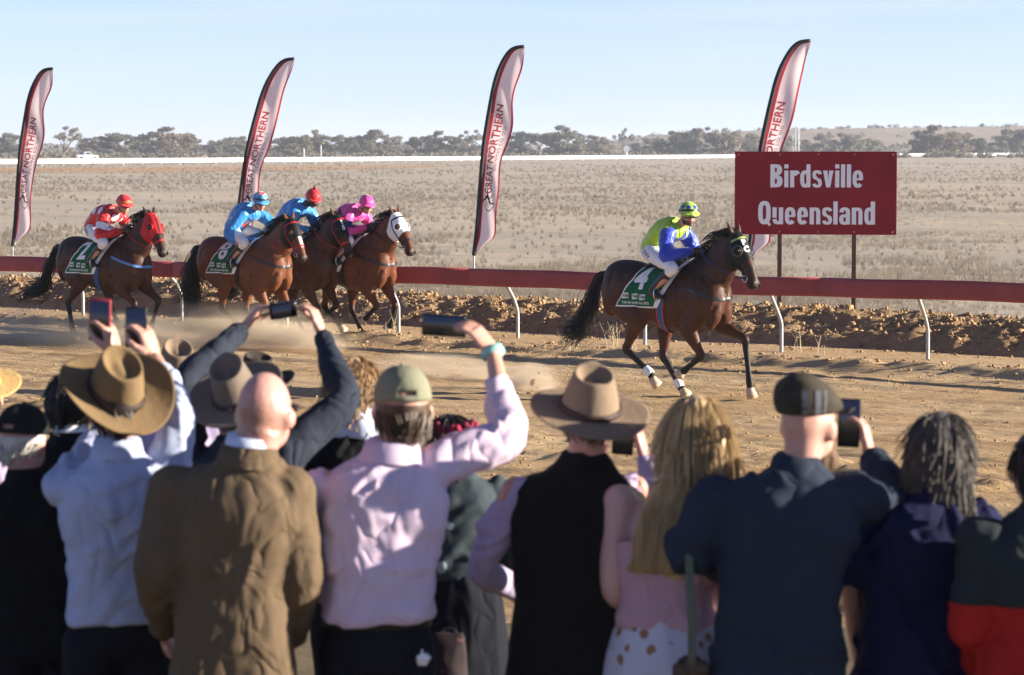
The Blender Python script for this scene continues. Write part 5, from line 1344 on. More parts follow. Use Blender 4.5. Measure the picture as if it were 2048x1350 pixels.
def make_person(S):
    Y = F / S['s']; px, top = S['px'], S['top']
    tp = W(px, top, Y); gz = S.get('gz', BANK); H_ = tp.z - gz; k = H_ / 1.76
    rot = R(S.get('rot', 0)); bxp = W(S.get('bpx', px), top, Y).x; hx = (tp.x - bxp) / k; root = empty('person', (bxp, Y, gz), rot)
    tag(root, S['label'], 'person', 'spectators watching the race from the bank')
    M = Matrix.Translation((bxp, Y, gz)) @ Matrix.Rotation(rot, 4, 'Z'); Mi = M.inverted()
    L = lambda x, y, dY=0.0: Mi @ W(x, y, Y + dY)            # photograph pixel -> own space
    v = lambda x, y, z: Vector((x, y, z)) * k
    bw, bd = S.get('bw', 1.0), S.get('bd', 1.0); lean = S.get('lean', 0.0)
    hyaw = R(S.get('hyaw', 0)); hp = R(S.get('hpitch', 0)); hroll = R(S.get('hroll', 0))
    HR = Matrix.Rotation(hyaw, 3, 'Z') @ Matrix.Rotation(hroll, 3, 'Y') @ Matrix.Rotation(hp, 3, 'X')
    hs = S.get('hs', 1.06); hc = v(hx, .02 + lean, 1.640); h = lambda x, y, z: hc + HR @ (v(x, y, z) * hs); kh = k * hs; nx = hx * .55
    # joints
    arms = []
    for s, key in ((-1, 'L'), (1, 'R')):
        a = S.get(key, {}); sh = v(s * .168 * bw, lean * .8, 1.405 + a.get('lift', 0.0))
        el = L(*a['el']) if 'el' in a else v(s * .262 * bw, -.05 + lean * .6, 1.13)
        wr = L(*a['wr']) if 'wr' in a else v(s * .225 * bw, .14, .93)
        arms.append((s, a, sh, el, wr))
    # ---- body, one continuous skin
    bm = bmesh.new()
    ball(bm, h(0, -.005, .01), (.0775 * kh, .098 * kh, .108 * kh), HR); ball(bm, h(0, .04, -.055), (.058 * kh, .058 * kh, .065 * kh), HR)
    for s in (-1, 1):
        ball(bm, h(s * .080, -.005, -.018), (.016 * k, .024 * k, .036 * k), HR @ Matrix.Rotation(R(-20 * s), 3, 'Z'))
    loft(bm, [h(0, .085, .005), h(0, .112, -.028), h(0, .098, -.04)], [.009 * k, .017 * k, .012 * k], 8, (1, 0, 0), 2); ball(bm, h(0, .088, -.10), (.026 * k, .022 * k, .02 * k), HR)
    nb = v(nx, -.012 + lean * .8, 1.44); nw = S.get('neck', 1.0)
    loft(bm, [nb, nb.lerp(hc, .45) + v(0, -.012, 0), h(0, -.03, -.045)], [(.068 * k * nw, .066 * k * nw), (.062 * k * nw, .062 * k * nw), (.064 * k * nw, .066 * k * nw)], 14, (1, 0, 0), 2)
    loft(bm, [v(0, 0, .90), v(0, lean * .4, 1.1), v(0, lean * .7, 1.3), nb], [(.12 * k * bw, .085 * k), (.115 * k * bw, .08 * k), (.14 * k * bw, .085 * k), (.07 * k, .06 * k)], 12, (1, 0, 0), 2)
    fat = S.get('arm', 1.0)
    for s, a, sh, el, wr in arms:
        loft(bm, [sh, sh.lerp(el, .35), el, el.lerp(wr, .3), wr], [.048 * k * fat, .046 * k * fat, .038 * k * fat, .039 * k * fat, .026 * k], 12, (0, 1, 0), 3); ball(bm, sh, .052 * k * fat)
        lg = v(s * .095, 0, .90); kn = v(s * .10, .02, .48); an = v(s * .10, 0, .08)
        loft(bm, [lg, kn, an], [.07 * k, .045 * k, .034 * k], 10, (1, 0, 0), 3); loft(bm, [an + v(0, -.05, -.05), an + v(0, .06, -.05), an + v(0, .15, -.055)], [(.034 * k, .03 * k), (.038 * k, .03 * k), (.03 * k, .018 * k)], 10, (1, 0, 0), 2)
    me = voxel(bm, S.get('bvox', .014) * k, 2, dec=.42)
    bmh = bmesh.new()
    for s, a, sh, el, wr in arms:
        f = Vector(a['f']) if 'f' in a else (wr - el).normalized() + Vector((0, .35, 0))
        n = Vector(a['n']) if 'n' in a else Vector((-s, 0.1, 0))
        if 'fw' in a: f = root_rot_inv(rot) @ Vector(a['fw'])
        if 'nw' in a: n = root_rot_inv(rot) @ Vector(a['nw'])
        add_hand(bmh, wr, f, n, a.get('th', -s), k * 1.02, a.get('curl', .7), a.get('thumb', .6))
    hm = voxel(bmh, .0048 if ('R' in S and 'fw' in S['R']) else .0075, 1)
    b2 = bmesh.new(); b2.from_mesh(me); b2.from_mesh(hm); bpy.data.meshes.remove(me); bpy.data.meshes.remove(hm)
    body = obj('body', b2, S.get('skin', M_HANDSKIN), root)
    bm = bmesh.new(); ball(bm, h(0, .098, -.066), (.024 * k, .008 * k, .006 * k), HR, 8, 6); obj('mouth', bm, M_LIP, root)
    for s in (-1, 1):
        bm = bmesh.new(); ball(bm, h(s * .032, .084, .006), (.013 * k, .010 * k, .010 * k), HR, 8, 6); obj('eye', bm, M_GOGG, root)
    # ---- upper garment
    if 'cloth' in S:
        hem = S.get('hem', .84); tw = S.get('tw', 1.0); hemw = S.get('hemw', 1.0)
        bm = bmesh.new()
        st = [(hem, .178 * hemw, .125, 0), (.98, .172, .122, 0), (1.10, .166 * S.get('waist', 1.0), .120 * S.get('waist', 1.0), .1), (1.24, .184, .130, .5), (1.34, .192, .130, .7), (1.41, .172, .112, .8), (1.465, .108, .085, .8), (1.515, .074, .072, .8), (1.54, .066, .068, .85)]
        if not S.get('collar', True): st = st[:-1]
        loft(bm, [v(nx * max(0, min(1, (z - 1.2) / .27)), lean * c - .012, z) for z, a, b, c in st], [(a * k * bw * tw, b * k * bd * tw) if z < 1.47 else (a * k * nw, b * k * nw) for z, a, b, c in st], 26, (1, 0, 0), 3, sq=2.5)
        for s, a, sh, el, wr in arms:
            if S.get('sleeve', 'long') == 'none': continue
            r_ = S.get('sr', 1.0) * k
            ball(bm, sh + v(s * (.005 if not S.get('vest') else -.03), 0, -.01), (.078 * r_, .078 * r_, .075 * r_) if not S.get('vest') else (.06 * r_, .07 * r_, .068 * r_))
            if S.get('sleeve') == 'short':
                e2 = sh.lerp(el, .82); loft(bm, [sh, sh.lerp(e2, .5), e2], [.085 * r_, .083 * r_, .082 * r_], 16, (0, 1, 0), 3)
            elif S.get('sleeve') == 'cap': pass
            elif S.get('vest'): pass
            else:
                cf = a.get('cuff', .92)
                loft(bm, [sh, sh.lerp(el, .5), el, el.lerp(wr, .35), el.lerp(wr, cf * .8), el.lerp(wr, cf)], [.080 * r_, .074 * r_, .066 * r_, .060 * r_, .048 * r_, .043 * r_], 16, (0, 1, 0), 3)
        gm = voxel(bm, .0132 * k, 3); fold(gm, S.get('famp', .014), S.get('ffreq', 5.5), S.get('seed', 1), S.get('fstretch', (.7, 1, 1.2))); fold(gm, S.get('famp', .014) * .45, 14, S.get('seed', 1) + 5, (.8, 1, 1.0))
        crease(gm, *S.get('creases', (22, .010, .016, 12, 35)), S.get('seed', 1) + 30, k)
        # open the hem underneath so the garment ends in an edge
        if S.get('top_cut'): gm = shell(gm, [(Vector((0, 0, S['top_cut'] * k)), Vector((0, .25, 1)))], 0.0)
        g = obj(S.get('topname', 'jacket'), gm, S['cloth'], root)
        if S.get('split'):
            z0 = S['split'][0] * k; lo = shell(gm, [(Vector((0, 0, z0)), Vector((0, 0, 1)))], .004, 'lower_panel'); obj('lower_panel', lo, S['split'][1], g)
        if S.get('vest'):
            for s, a, sh, el, wr in arms:
                bm = bmesh.new(); r_ = S.get('sr', 1.0) * k; cf = a.get('cuff', .92); ball(bm, sh + v(-s * .02, 0, -.01), (.072 * r_, .072 * r_, .072 * r_))
                loft(bm, [sh + v(-s * .03, 0, 0), sh.lerp(el, .5), el, el.lerp(wr, .35), el.lerp(wr, cf)], [.070 * r_, .072 * r_, .066 * r_, .058 * r_, .043 * r_], 16, (0, 1, 0), 3)
                sm = voxel(bm, .012 * k, 3); fold(sm, .012, 7, 4 + s); crease(sm, 14, .010, .014, 60, 40, 5 + s, k); obj('shirt_sleeve', sm, S['vest'], root)
        if S.get('collar', True) and S.get('topname', 'jacket') in ('jacket', 'shirt'):
            bm = bmesh.new(); loft(bm, [v(nx * .95, lean * .85 - .016, 1.475), v(nx * 1.05, lean * .9 - .016, 1.535), v(nx * 1.05, lean * .9 - .014, 1.542), v(nx * 1.05, lean * .9 - .014, 1.52)], [(.092 * k * nw, .094 * k * nw), (.078 * k * nw, .082 * k * nw), (.072 * k * nw, .076 * k * nw), (.068 * k * nw, .072 * k * nw)], 24, (1, 0, 0), 1, cap=False); obj('collar', bm, S['cloth'], root)
        if S.get('shirtcollar'):
            bm = bmesh.new(); loft(bm, [v(nx, lean * .85 - .012, 1.50), v(nx * 1.15, lean * .9 - .014, 1.568)], [(.076 * k * nw, .078 * k * nw), (.067 * k * nw, .07 * k * nw)], 20, (1, 0, 0), 1); obj('shirt_collar', bm, S['shirtcollar'], root)
    # ---- lower garment
    if 'skirt' in S:
        bm = bmesh.new(); loft(bm, [v(0, 0, 1.06), v(0, 0, .98), v(0, -.01, .86), v(0, -.01, .70), v(0, 0, .45)], [(.15 * k, .12 * k), (.175 * k, .14 * k), (.205 * k, .165 * k), (.225 * k, .185 * k), (.27 * k, .23 * k)], 26, (1, 0, 0), 3)
        gm = voxel(bm, .015 * k, 2); fold(gm, .012, 9, 3, (1, 1, .25)); obj('skirt', gm, S['skirt'], root)
    else:
        bm = bmesh.new(); loft(bm, [v(0, 0, 1.0), v(0, -.005, .92), v(0, 0, .82)], [(.155 * k * bw, .105 * k * bd), (.165 * k * bw, .115 * k * bd), (.155 * k * bw, .105 * k * bd)], 20, (1, 0, 0), 2)
        for s in (-1, 1): loft(bm, [v(s * .09, 0, .88), v(s * .10, .01, .66), v(s * .105, .02, .46), v(s * .105, 0, .10)], [(.095 * k, .10 * k), (.085 * k, .09 * k), (.066 * k, .07 * k), (.06 * k, .068 * k)], 16, (1, 0, 0), 3)
        gm = voxel(bm, .022 * k, 2); fold(gm, .009, 8, 2); obj('trousers', gm, S.get('legs', M_TROUS), root)
        if S.get('belt'):
            bm = bmesh.new(); loft(bm, [v(0, 0, .955), v(0, 0, .995)], [(.166 * k * bw, .124 * k * bd)] * 2, 26, (1, 0, 0), 1, sq=2.4); obj('belt', bm, S['belt'], root)
    for s in (-1, 1):
        bm = bmesh.new(); a = v(s * .105, 0, .06)
        loft(bm, [a + v(0, -.075, -.015), a + v(0, 0, -.008), a + v(0, .09, -.022), a + v(0, .19, -.035)], [(.038 * k, .04 * k), (.042 * k, .05 * k), (.046 * k, .036 * k), (.03 * k, .02 * k)], 12, (1, 0, 0), 2); obj('shoe', bm, S.get('shoe', M_SHOE), root)
    if S.get('extra'): S['extra'](root, h, v, L, HR, kh, body)
    return root

def root_rot_inv(rot): return Matrix.Rotation(-rot, 3, 'Z')

# ---- headwear and hair, all children of their person
def hat(root, h, HR, k, m, band, tilt=10, yaw=0, roll=0, brim=.085, crown=.115, curl=.03, dip=.008, dent=.035, lift=.062, ca=.083, cb=.102, back=0.0, taper=.26):
    N = 56; bm = bmesh.new(); HT = HR @ Matrix.Rotation(R(yaw), 3, 'Z') @ Matrix.Rotation(R(roll), 3, 'Y') @ Matrix.Rotation(R(tilt), 3, 'X')
    o = h(0, -back, lift)
    prof_ = [('b', 1.0), ('b', .93), ('b', .75), ('b', .5), ('b', .25), ('b', .06)] + [('c', t) for t in (0.0, .15, .35, .6, .8, .92, .975)] + [('t', t) for t in (.93, .84, .72, .58, .42, .25, .1)]
    rings = []
    for kind, t in prof_:
        ring = []
        for i in range(N):
            a = 2 * math.pi * i / N; c, s_ = math.cos(a), math.sin(a)
            if kind == 'b':
                x, y = (ca + brim * t) * c, (cb + brim * 1.02 * t) * s_
                z = curl * (abs(c) ** 2.2) * t ** 1.6 - dip * (abs(s_) ** 2) * t ** 1.3 + (.004 * math.sin(a * 3 + 1) * t)
            elif kind == 'c':
                w_ = 1 - taper * t ** 1.2; x, y = ca * c * w_, cb * s_ * w_
                z = crown * t * (1 + .10 * s_ * t)
            else:
                x, y = ca * (1 - taper) * c * t, cb * (1 - taper) * s_ * t
                edge_ = max(0.0, (1 - t)) ; z = crown * (1 + .10 * s_ * t) - dent * (1 - math.exp(-(edge_ * 2.6) ** 2)) + .42 * dent * math.exp(-((x / .024) ** 2 + ((y - .005) / .06) ** 2))
            ring.append(bm.verts.new(o + HT @ (Vector((x, y, z)) * k)))
        rings.append(ring)
    for a, b in zip(rings[:-1], rings[1:]):
        for i in range(N): bm.faces.new((a[i], a[(i + 1) % N], b[(i + 1) % N], b[i]))
    bm.faces.new(rings[-1])
    bmesh.ops.recalc_face_normals(bm, faces=bm.faces)
    ho = obj('hat', bm, m, root); so = ho.modifiers.new('s', 'SOLIDIFY'); so.thickness = .004; so.offset = -1
    if band:
        bm = bmesh.new(); pts = lambda z, e: [o + HT @ (Vector(((ca * (1 - taper * (z / crown) ** 1.2) + e) * math.cos(q), (cb * (1 - taper * (z / crown) ** 1.2) + e) * math.sin(q), z)) * k) for q in np.linspace(0, 2 * math.pi, 40, endpoint=False)]
        A_ = [bm.verts.new(p) for p in pts(.004, .004)]; B_ = [bm.verts.new(p) for p in pts(.024, .004)]
        for i in range(40): bm.faces.new((A_[i], A_[(i + 1) % 40], B_[(i + 1) % 40], B_[i]))
        bo = obj('hat_band', bm, band, ho); so = bo.modifiers.new('s', 'SOLIDIFY'); so.thickness = .003; so.offset = 1
    return ho

def cap_(root, h, HR, k, m, tilt=0, strap=True, flat=False, peakm=None):
    T_ = HR @ Matrix.Rotation(R(tilt), 3, 'X'); o = h(0, 0, .025); N = 36; bm = bmesh.new(); rings = []
    for j in range(11):
        t = j / 10; ph = t * math.pi / 2
        rr = math.cos(ph) ** .8; zz = .108 * math.sin(ph)
        rings.append([bm.verts.new(o + T_ @ (Vector((.088 * rr * math.cos(a), .110 * rr * math.sin(a) - .002, zz - .004)) * k)) for a in np.linspace(0, 2 * math.pi, N, endpoint=False)] if j < 10 else [bm.verts.new(o + T_ @ Vector((0, 0, .104 * k)))])
    for a, b in zip(rings[:-2], rings[1:-1]):
        for i in range(N): bm.faces.new((a[i], a[(i + 1) % N], b[(i + 1) % N], b[i]))
    for i in range(N): bm.faces.new((rings[-2][i], rings[-2][(i + 1) % N], rings[-1][0]))
    if strap:   # arched opening at the back of the cap
        kill = [f for f in bm.faces if (lambda q: q.y < 0 and abs(q.x) < .034 and q.z < .036 - (q.x / .05) ** 2 * .02 and q.z > .012)((T_.inverted() @ (f.calc_center_median() - o)) / k)]
        bmesh.ops.delete(bm, geom=kill, context='FACES')
    bmesh.ops.recalc_face_normals(bm, faces=bm.faces)
    c = obj('cap', bm, m, root); so = c.modifiers.new('s', 'SOLIDIFY'); so.thickness = .003
    bm = bmesh.new(); rows = []
    for a in np.linspace(R(25), R(155), 15):
        rows.append([bm.verts.new(o + T_ @ (Vector(((.086 + r_ * .25) * math.cos(a), .106 * math.sin(a) + r_ * max(0, math.sin(a)) ** .6, .004 - r_ * .18)) * k)) for r_ in (0, .03, .065)])
    for a, b in zip(rows[:-1], rows[1:]):
        for i in range(2): bm.faces.new((a[i], b[i], b[i + 1], a[i + 1]))
    p = obj('peak', bm, peakm or m, c); so = p.modifiers.new('s', 'SOLIDIFY'); so.thickness = .003
    bm = bmesh.new(); ball(bm, o + T_ @ Vector((0, 0, .105 * k)), (.008 * k, .008 * k, .005 * k), seg=8, rings=6); obj('button', bm, m, c)
    return c

def hair_cap(root, h, HR, k, m, cut=(0, .5, .25), grow=.010, low=-.09, n=260, length=.05, seed=1, r0=.004, droop=.5, wave=0.0, zmax=.98):
    """scalp hair: close shell plus many short locks lying along the skull"""
    bm = bmesh.new(); ball(bm, h(0, -.008, .012), ((.0775 + grow) * k, (.098 + grow) * k, (.108 + grow) * k), HR, 26, 18)
    bmesh.ops.bisect_plane(bm, geom=bm.verts[:] + bm.edges[:] + bm.faces[:], plane_co=h(0, .045, .03), plane_no=HR @ Vector((0, 1, -.45)), clear_outer=True)
    bmesh.ops.bisect_plane(bm, geom=bm.verts[:] + bm.edges[:] + bm.faces[:], plane_co=h(0, 0, low), plane_no=HR @ Vector((0, .3, -1)), clear_outer=True)
    if zmax < .9: bmesh.ops.bisect_plane(bm, geom=bm.verts[:] + bm.edges[:] + bm.faces[:], plane_co=h(0, 0, .03 + zmax * .1), plane_no=HR @ Vector((0, 0, 1)), clear_outer=True)
    base = obj('hair', bm, m, root)
    def path(rg, t):
        while True:
            a = rg.uniform(0, 2 * math.pi); z = rg.uniform(-.8, zmax); q = Vector((math.cos(a) * math.sqrt(1 - z * z), math.sin(a) * math.sqrt(1 - z * z), z))
            if q.y < .25 + .6 * q.z: break
        p = Vector((q.x * (.0775 + grow), q.y * (.098 + grow) - .008, q.z * (.108 + grow) + .012))
        tn = Vector((q.x * .5, q.y - .35, -.8)); tn = (tn - q * tn.dot(q)).normalized(); L_ = length * rg.uniform(.6, 1.3)
        sw = Vector((rg.gauss(0, 1), rg.gauss(0, 1), rg.gauss(0, 1)))
        pts = [p - q * .004]
        for i in range(1, 5):
            f_ = i / 4; pts.append(p + tn * L_ * f_ + q * (.006 * math.sin(f_ * 2.5)) + Vector((0, -.1, -1)) * droop * L_ * f_ * f_ + sw * (.004 + wave * math.sin(f_ * 7 + rg.random() * 3)) * f_)
        return [h(*w_) for w_ in pts]
    obj('hair_locks', strands(n, path, r0 * k, .0015 * k, 4, 2, seed), m, base)
    return base

PEOPLE = []
M_TANHAT = fabric('felt_tan', (0.20, 0.135, 0.068), .003, 40); M_GREYHAT = fabric('felt_grey', (0.18, 0.142, 0.11), .003, 40); M_FAWNHAT = fabric('felt_fawn', (0.24, 0.175, 0.12), .003, 40)
M_BROWNHAT = fabric('felt_dark_brown', (0.06, 0.048, 0.04), .003, 40); M_HBAND = mat('hat_band', (0.05, 0.03, 0.025), .6); M_STRAWHAT = mat('straw_hat', (0.62, 0.42, 0.17), .8, .2, var=.2, vscale=40, bump=.004, bscale=60)
M_WHITESH = fabric('shirt_pale_blue', (0.44, 0.49, 0.66), .012, 8, trans=0.08); M_PINKSH = fabric('shirt_pink', (0.66, 0.53, 0.66), .012, 8, trans=0.08)
M_TWEED = fabric('tweed_brown', (0.125, 0.088, 0.054), .008, 14, var=.15); M_NAVYJ = fabric('jacket_navy', (0.028, 0.037, 0.056), .010, 9); M_SWEAT = fabric('sweater_navy', (0.028, 0.034, 0.048), .008, 12)
M_VESTF = fabric('fleece_black', (0.014, 0.0125, 0.012), .006, 20); M_LILAC = fabric('shirt_lilac', (0.44, 0.36, 0.53), .010, 9); M_NAVYSH = fabric('shirt_navy', (0.013, 0.015, 0.048), .012, 8)
M_PINKTOP = fabric('top_pink', (0.55, 0.33, 0.38), .010, 9); M_COLLARB = fabric('collar_pale', (0.60, 0.65, 0.80), .003, 20); M_GREYJ = fabric('jacket_dark_grey', (0.030, 0.036, 0.038), .012, 8); M_REDJ = fabric('jacket_red', (0.44, 0.022, 0.018), .012, 8)
M_KHAKI = fabric('cap_khaki', (0.22, 0.22, 0.15), .003, 40); M_BLKCAP = fabric('cap_black', (0.018, 0.020, 0.020), .003, 40); M_CAPPL = mat('cap_plaid', (0.056, 0.048, 0.036), .9, .1, var=.35, vscale=14)
def floral(name, base, spot, scale, thr=.34):
    m = bpy.data.materials.new(name); m.use_nodes = True; t = m.node_tree; b = t.nodes['Principled BSDF']; b.inputs['Roughness'].default_value = .85
    tc = t.nodes.new('ShaderNodeTexCoord'); vo = t.nodes.new('ShaderNodeTexVoronoi'); vo.inputs['Scale'].default_value = scale; t.links.new(tc.outputs['Object'], vo.inputs['Vector'])
    nz = t.nodes.new('ShaderNodeTexNoise'); nz.inputs['Scale'].default_value = scale * 3; t.links.new(tc.outputs['Object'], nz.inputs['Vector'])
    ad = t.nodes.new('ShaderNodeMath'); ad.operation = 'MULTIPLY_ADD'; ad.inputs[1].default_value = .35; t.links.new(nz.outputs['Fac'], ad.inputs[0]); t.links.new(vo.outputs['Distance'], ad.inputs[2])
    cr = t.nodes.new('ShaderNodeValToRGB'); cr.color_ramp.elements[0].position = thr; cr.color_ramp.elements[0].color = (*spot, 1); cr.color_ramp.elements[1].position = thr + .06; cr.color_ramp.elements[1].color = (*base, 1)
    t.links.new(ad.outputs[0], cr.inputs[0]); t.links.new(cr.outputs[0], b.inputs['Base Color']); return m
M_FLORAL = floral('floral_white', (0.60, 0.58, 0.68), (0.30, 0.17, 0.08), 17, .43); M_MAROONF = floral('floral_maroon', (0.018, 0.007, 0.010), (0.15, 0.05, 0.05), 26, .33); M_TIEDYE = floral('tie_dye_blue', (0.030, 0.045, 0.055), (0.36, 0.46, 0.50), 8, .36)

# -- black cap and jacket, left edge
def ex(root, h, v, L, HR, k, body):
    cap_(root, h, HR, k, M_BLKCAP, tilt=-6); hair_cap(root, h, HR, k, M_HAIRWH, grow=.004, low=-.075, n=160, length=.03, seed=2, zmax=-.1)
make_person(dict(label='heavy man in black jacket and black cap at left edge', px=44, bpx=72, top=816, s=600, rot=4, hyaw=-28, bw=1.24, bd=1.25, cloth=M_BLACKF, sr=1.15, seed=1, skin=M_SKINR, extra=ex))

# -- straw hat at the left edge, a row further on
def ex(root, h, v, L, HR, k, body):
    hat(root, h, HR, k, M_STRAWHAT, None, tilt=16, brim=.085, crown=.09, curl=.0, dip=.004, dent=.01)
    hair_cap(root, h, HR, k, M_HAIRBR, n=80, zmax=0)
make_person(dict(label='person in yellow straw hat cut off by the left edge', px=-42, top=738, s=520, rot=10, cloth=M_LILAC, seed=2, extra=ex))

# -- dark-haired man half hidden left of the tan hat
def ex(root, h, v, L, HR, k, body): hair_cap(root, h, HR, k, M_HAIRDK, n=240, length=.04, seed=3)
make_person(dict(label='dark-haired man in black jacket with white collar, half hidden by tan hat', px=140, top=752, s=545, rot=-6, hyaw=-10, cloth=M_BLACKF, seed=3, shirtcollar=M_CLOTHW, extra=ex))

# -- tan hat, pale shirt, two phones
def ex(root, h, v, L, HR, k, body):
    hat(root, h, HR, k, M_TANHAT, M_HBAND, tilt=33, yaw=18, roll=-8, brim=.092, crown=.12, curl=.045, dip=.012, dent=.045, lift=.05, back=.01)
    hair_cap(root, h, HR, k, M_HAIRDK, n=80, grow=.003, zmax=0)
YP = F / 620
make_person(dict(label='man in tan wide-brim hat and pale blue shirt raising two phones', px=232, top=742, s=620, rot=14, hyaw=4, hpitch=4, bw=1.0, cloth=M_WHITESH, topname='shirt', waist=.95, hem=.93, seed=4, famp=.016, creases=(40, .009, .0115, 28, 35), extra=ex, sr=.84,
    R=dict(el=(356, 815, .12), wr=(309, 714, .42), lift=.03, fw=(-.35, .1, 1), nw=(-.8, .45, 0), th=1, curl=.75, cuff=.72), L=dict(el=(214, 862, .5), wr=(232, 706, .5), lift=-.02, fw=(-.30, .1, 1), nw=(-.9, .4, 0), th=1, curl=.75, cuff=.75)))
phone(W(200, 640, YP + .50), (.038, .074), (R(8), R(4), R(-6)), 'phone in a red case held up above the tan hat', M_PHRED)
phone(W(272, 655, YP + .44), (.037, .070), (R(4), R(2), R(-4)), 'black phone held up right of the red-cased phone', M_PHONE)

# -- fawn hat seen between tan hat and grey hat
def ex(root, h, v, L, HR, k, body):
    hat(root, h, HR, k, M_FAWNHAT, M_HBAND, tilt=24, yaw=10, brim=.08, crown=.125, curl=.03, dent=.045); hair_cap(root, h, HR, k, M_HAIRBR, n=60, grow=.003, zmax=0)
make_person(dict(label='person in fawn hat further on, between tan hat and grey hat', px=352, top=722, s=490, rot=10, cloth=M_LILAC, seed=6, extra=ex))
# -- dark brown hat behind the grey hat
def ex(root, h, v, L, HR, k, body):
    hat(root, h, HR, k, M_BROWNHAT, None, tilt=6, yaw=10, roll=6, brim=.085, crown=.10, curl=.04, dent=.03, lift=.045); hair_cap(root, h, HR, k, M_HAIRDK, n=60, grow=.003, zmax=0)
make_person(dict(label='person in dark brown hat just behind the grey hat', px=512, top=726, s=480, rot=5, cloth=M_BLACKF, seed=7, extra=ex))

# -- grey hat, navy sweater, both arms raised with a camera
def ex(root, h, v, L, HR, k, body):
    hat(root, h, HR, k, M_GREYHAT, M_HBAND, tilt=32, yaw=-14, roll=-12, brim=.095, crown=.125, curl=.02, dip=.0, dent=.05, lift=.05, back=.01); hair_cap(root, h, HR, k, M_HAIRGR, n=60, grow=.003, zmax=0)
make_person(dict(label='man in grey felt hat and navy sweater, both arms raised holding a camera', px=470, top=754, s=565, rot=-4, hyaw=10, bw=1.12, cloth=M_SWEAT, topname='sweater', sr=.95, seed=8, famp=.010, extra=ex,
    L=dict(el=(372, 765, .25), wr=(492, 650, .55), lift=.07, fw=(.55, .2, .7), nw=(.75, .2, -.5), th=1, curl=.9, cuff=.90), R=dict(el=(690, 800, .15), wr=(642, 664, .5), lift=.05, fw=(-.35, .2, 1), nw=(-.8, .25, -.4), th=-1, curl=.9, cuff=.93)))
YC = F / 565 + .55
cm_ = empty('compact_camera', W(566, 620, YC)); cm_.rotation_euler = (R(10), R(-8), R(8)); tag(cm_, 'small black camera held in two raised hands', 'camera')
bm = bmesh.new(); box(bm, (0, 0, 0), (.052, .014, .031), bevel=.008); obj('camera_body', bm, M_PHONE, cm_)
bm = bmesh.new(); loft(bm, [(0.008, .01, 0), (0.008, .045, 0)], [.026, .023], 18, (1, 0, 0), 1); obj('lens_barrel', bm, M_PHONE, cm_)
bm = bmesh.new(); box(bm, (-.006, -.0148, -.002), (.034, .0008, .022)); obj('screen', bm, M_SCREEN, cm_, smooth=False)

# -- bald man, brown jacket
def ex(root, h, v, L, HR, k, body):
    # shaved stubble over the nape and round the ears, fading into the bald crown
    q = (get_co(body.data) - np.array(h(0, 0, 0))) @ np.array(HR.inverted()).T / k
    f_ = np.clip((.035 - q[:, 2] - .35 * q[:, 1]) / .06, 0, 1) * np.clip((q[:, 2] + .085) / .025, 0, 1) * np.clip((.045 - q[:, 1]) / .03, 0, 1) * (np.abs(q[:, 0]) < .081) * (np.linalg.norm(q, axis=1) < .16)
    set_col(body.data, np.array((0.60, 0.30, 0.245)) * (1 - f_[:, None]) + np.array((0.36, 0.19, 0.145)) * f_[:, None])
    bm = bmesh.new(); loft(bm, [h(.088, -.02, -.002), h(.084, .03, .012), h(.078, .085, .012)], [.0025] * 3, 6, (0, 0, 1), 2); obj('glasses_arm', bm, M_PHONE, root)
    bm = bmesh.new(); loft(bm, [h(x_, .108 - 6 * x_ * x_, .006) for x_ in (-.07, -.04, 0, .04, .07)], [(.003, .014)] * 5, 6, (0, 1, 0), 2); obj('glasses_front', bm, M_PHONE, root)
make_person(dict(label='bald man in brown tweed jacket with pale blue collar', px=528, bpx=462, top=747, s=650, rot=-4, hyaw=-14, bw=1.04, bd=1.12, neck=1.12, cloth=M_TWEED, sr=1.06, hem=.78, hemw=1.1, seed=9, famp=.009, bvox=.0105, creases=(12, .005, .015, 8, 30), shirtcollar=M_COLLARB, skin=mat('skin_bald', (0.60, 0.30, 0.245), .40, .42, var=.12, vscale=16, attr='col', bump=.002, bscale=60), extra=ex,
    L=dict(el=(312, 1140, -.05), wr=(330, 1270, .2)), R=dict(el=(600, 1150, -.02), wr=(580, 1290, .2))))

# -- curly fair hair, black top
def ex(root, h, v, L, HR, k, body):
    hair_cap(root, h, HR, k, mat('hair_fair', (0.36, 0.225, 0.11), .5, .4, var=.45, vscale=18), grow=.022, low=-.10, n=620, length=.07, seed=5, r0=.004, wave=.009)
    bm = bmesh.new(); loft(bm, [v(0, -.0, 1.47), v(0, -.01, 1.53), v(0, 0, 1.57)], [(.13 * k, .12 * k), (.12 * k, .11 * k), (.09 * k, .09 * k)], 22, (1, 0, 0), 2); gm = voxel(bm, .012, 2); fold(gm, .014, 14, 3); obj('scarf', gm, M_COLLARB, root)
make_person(dict(label='person with curly fair hair, black top and pale scarf', px=706, top=728, s=520, rot=8, hyaw=-4, cloth=M_BLACKF, topname='top', seed=10, extra=ex))

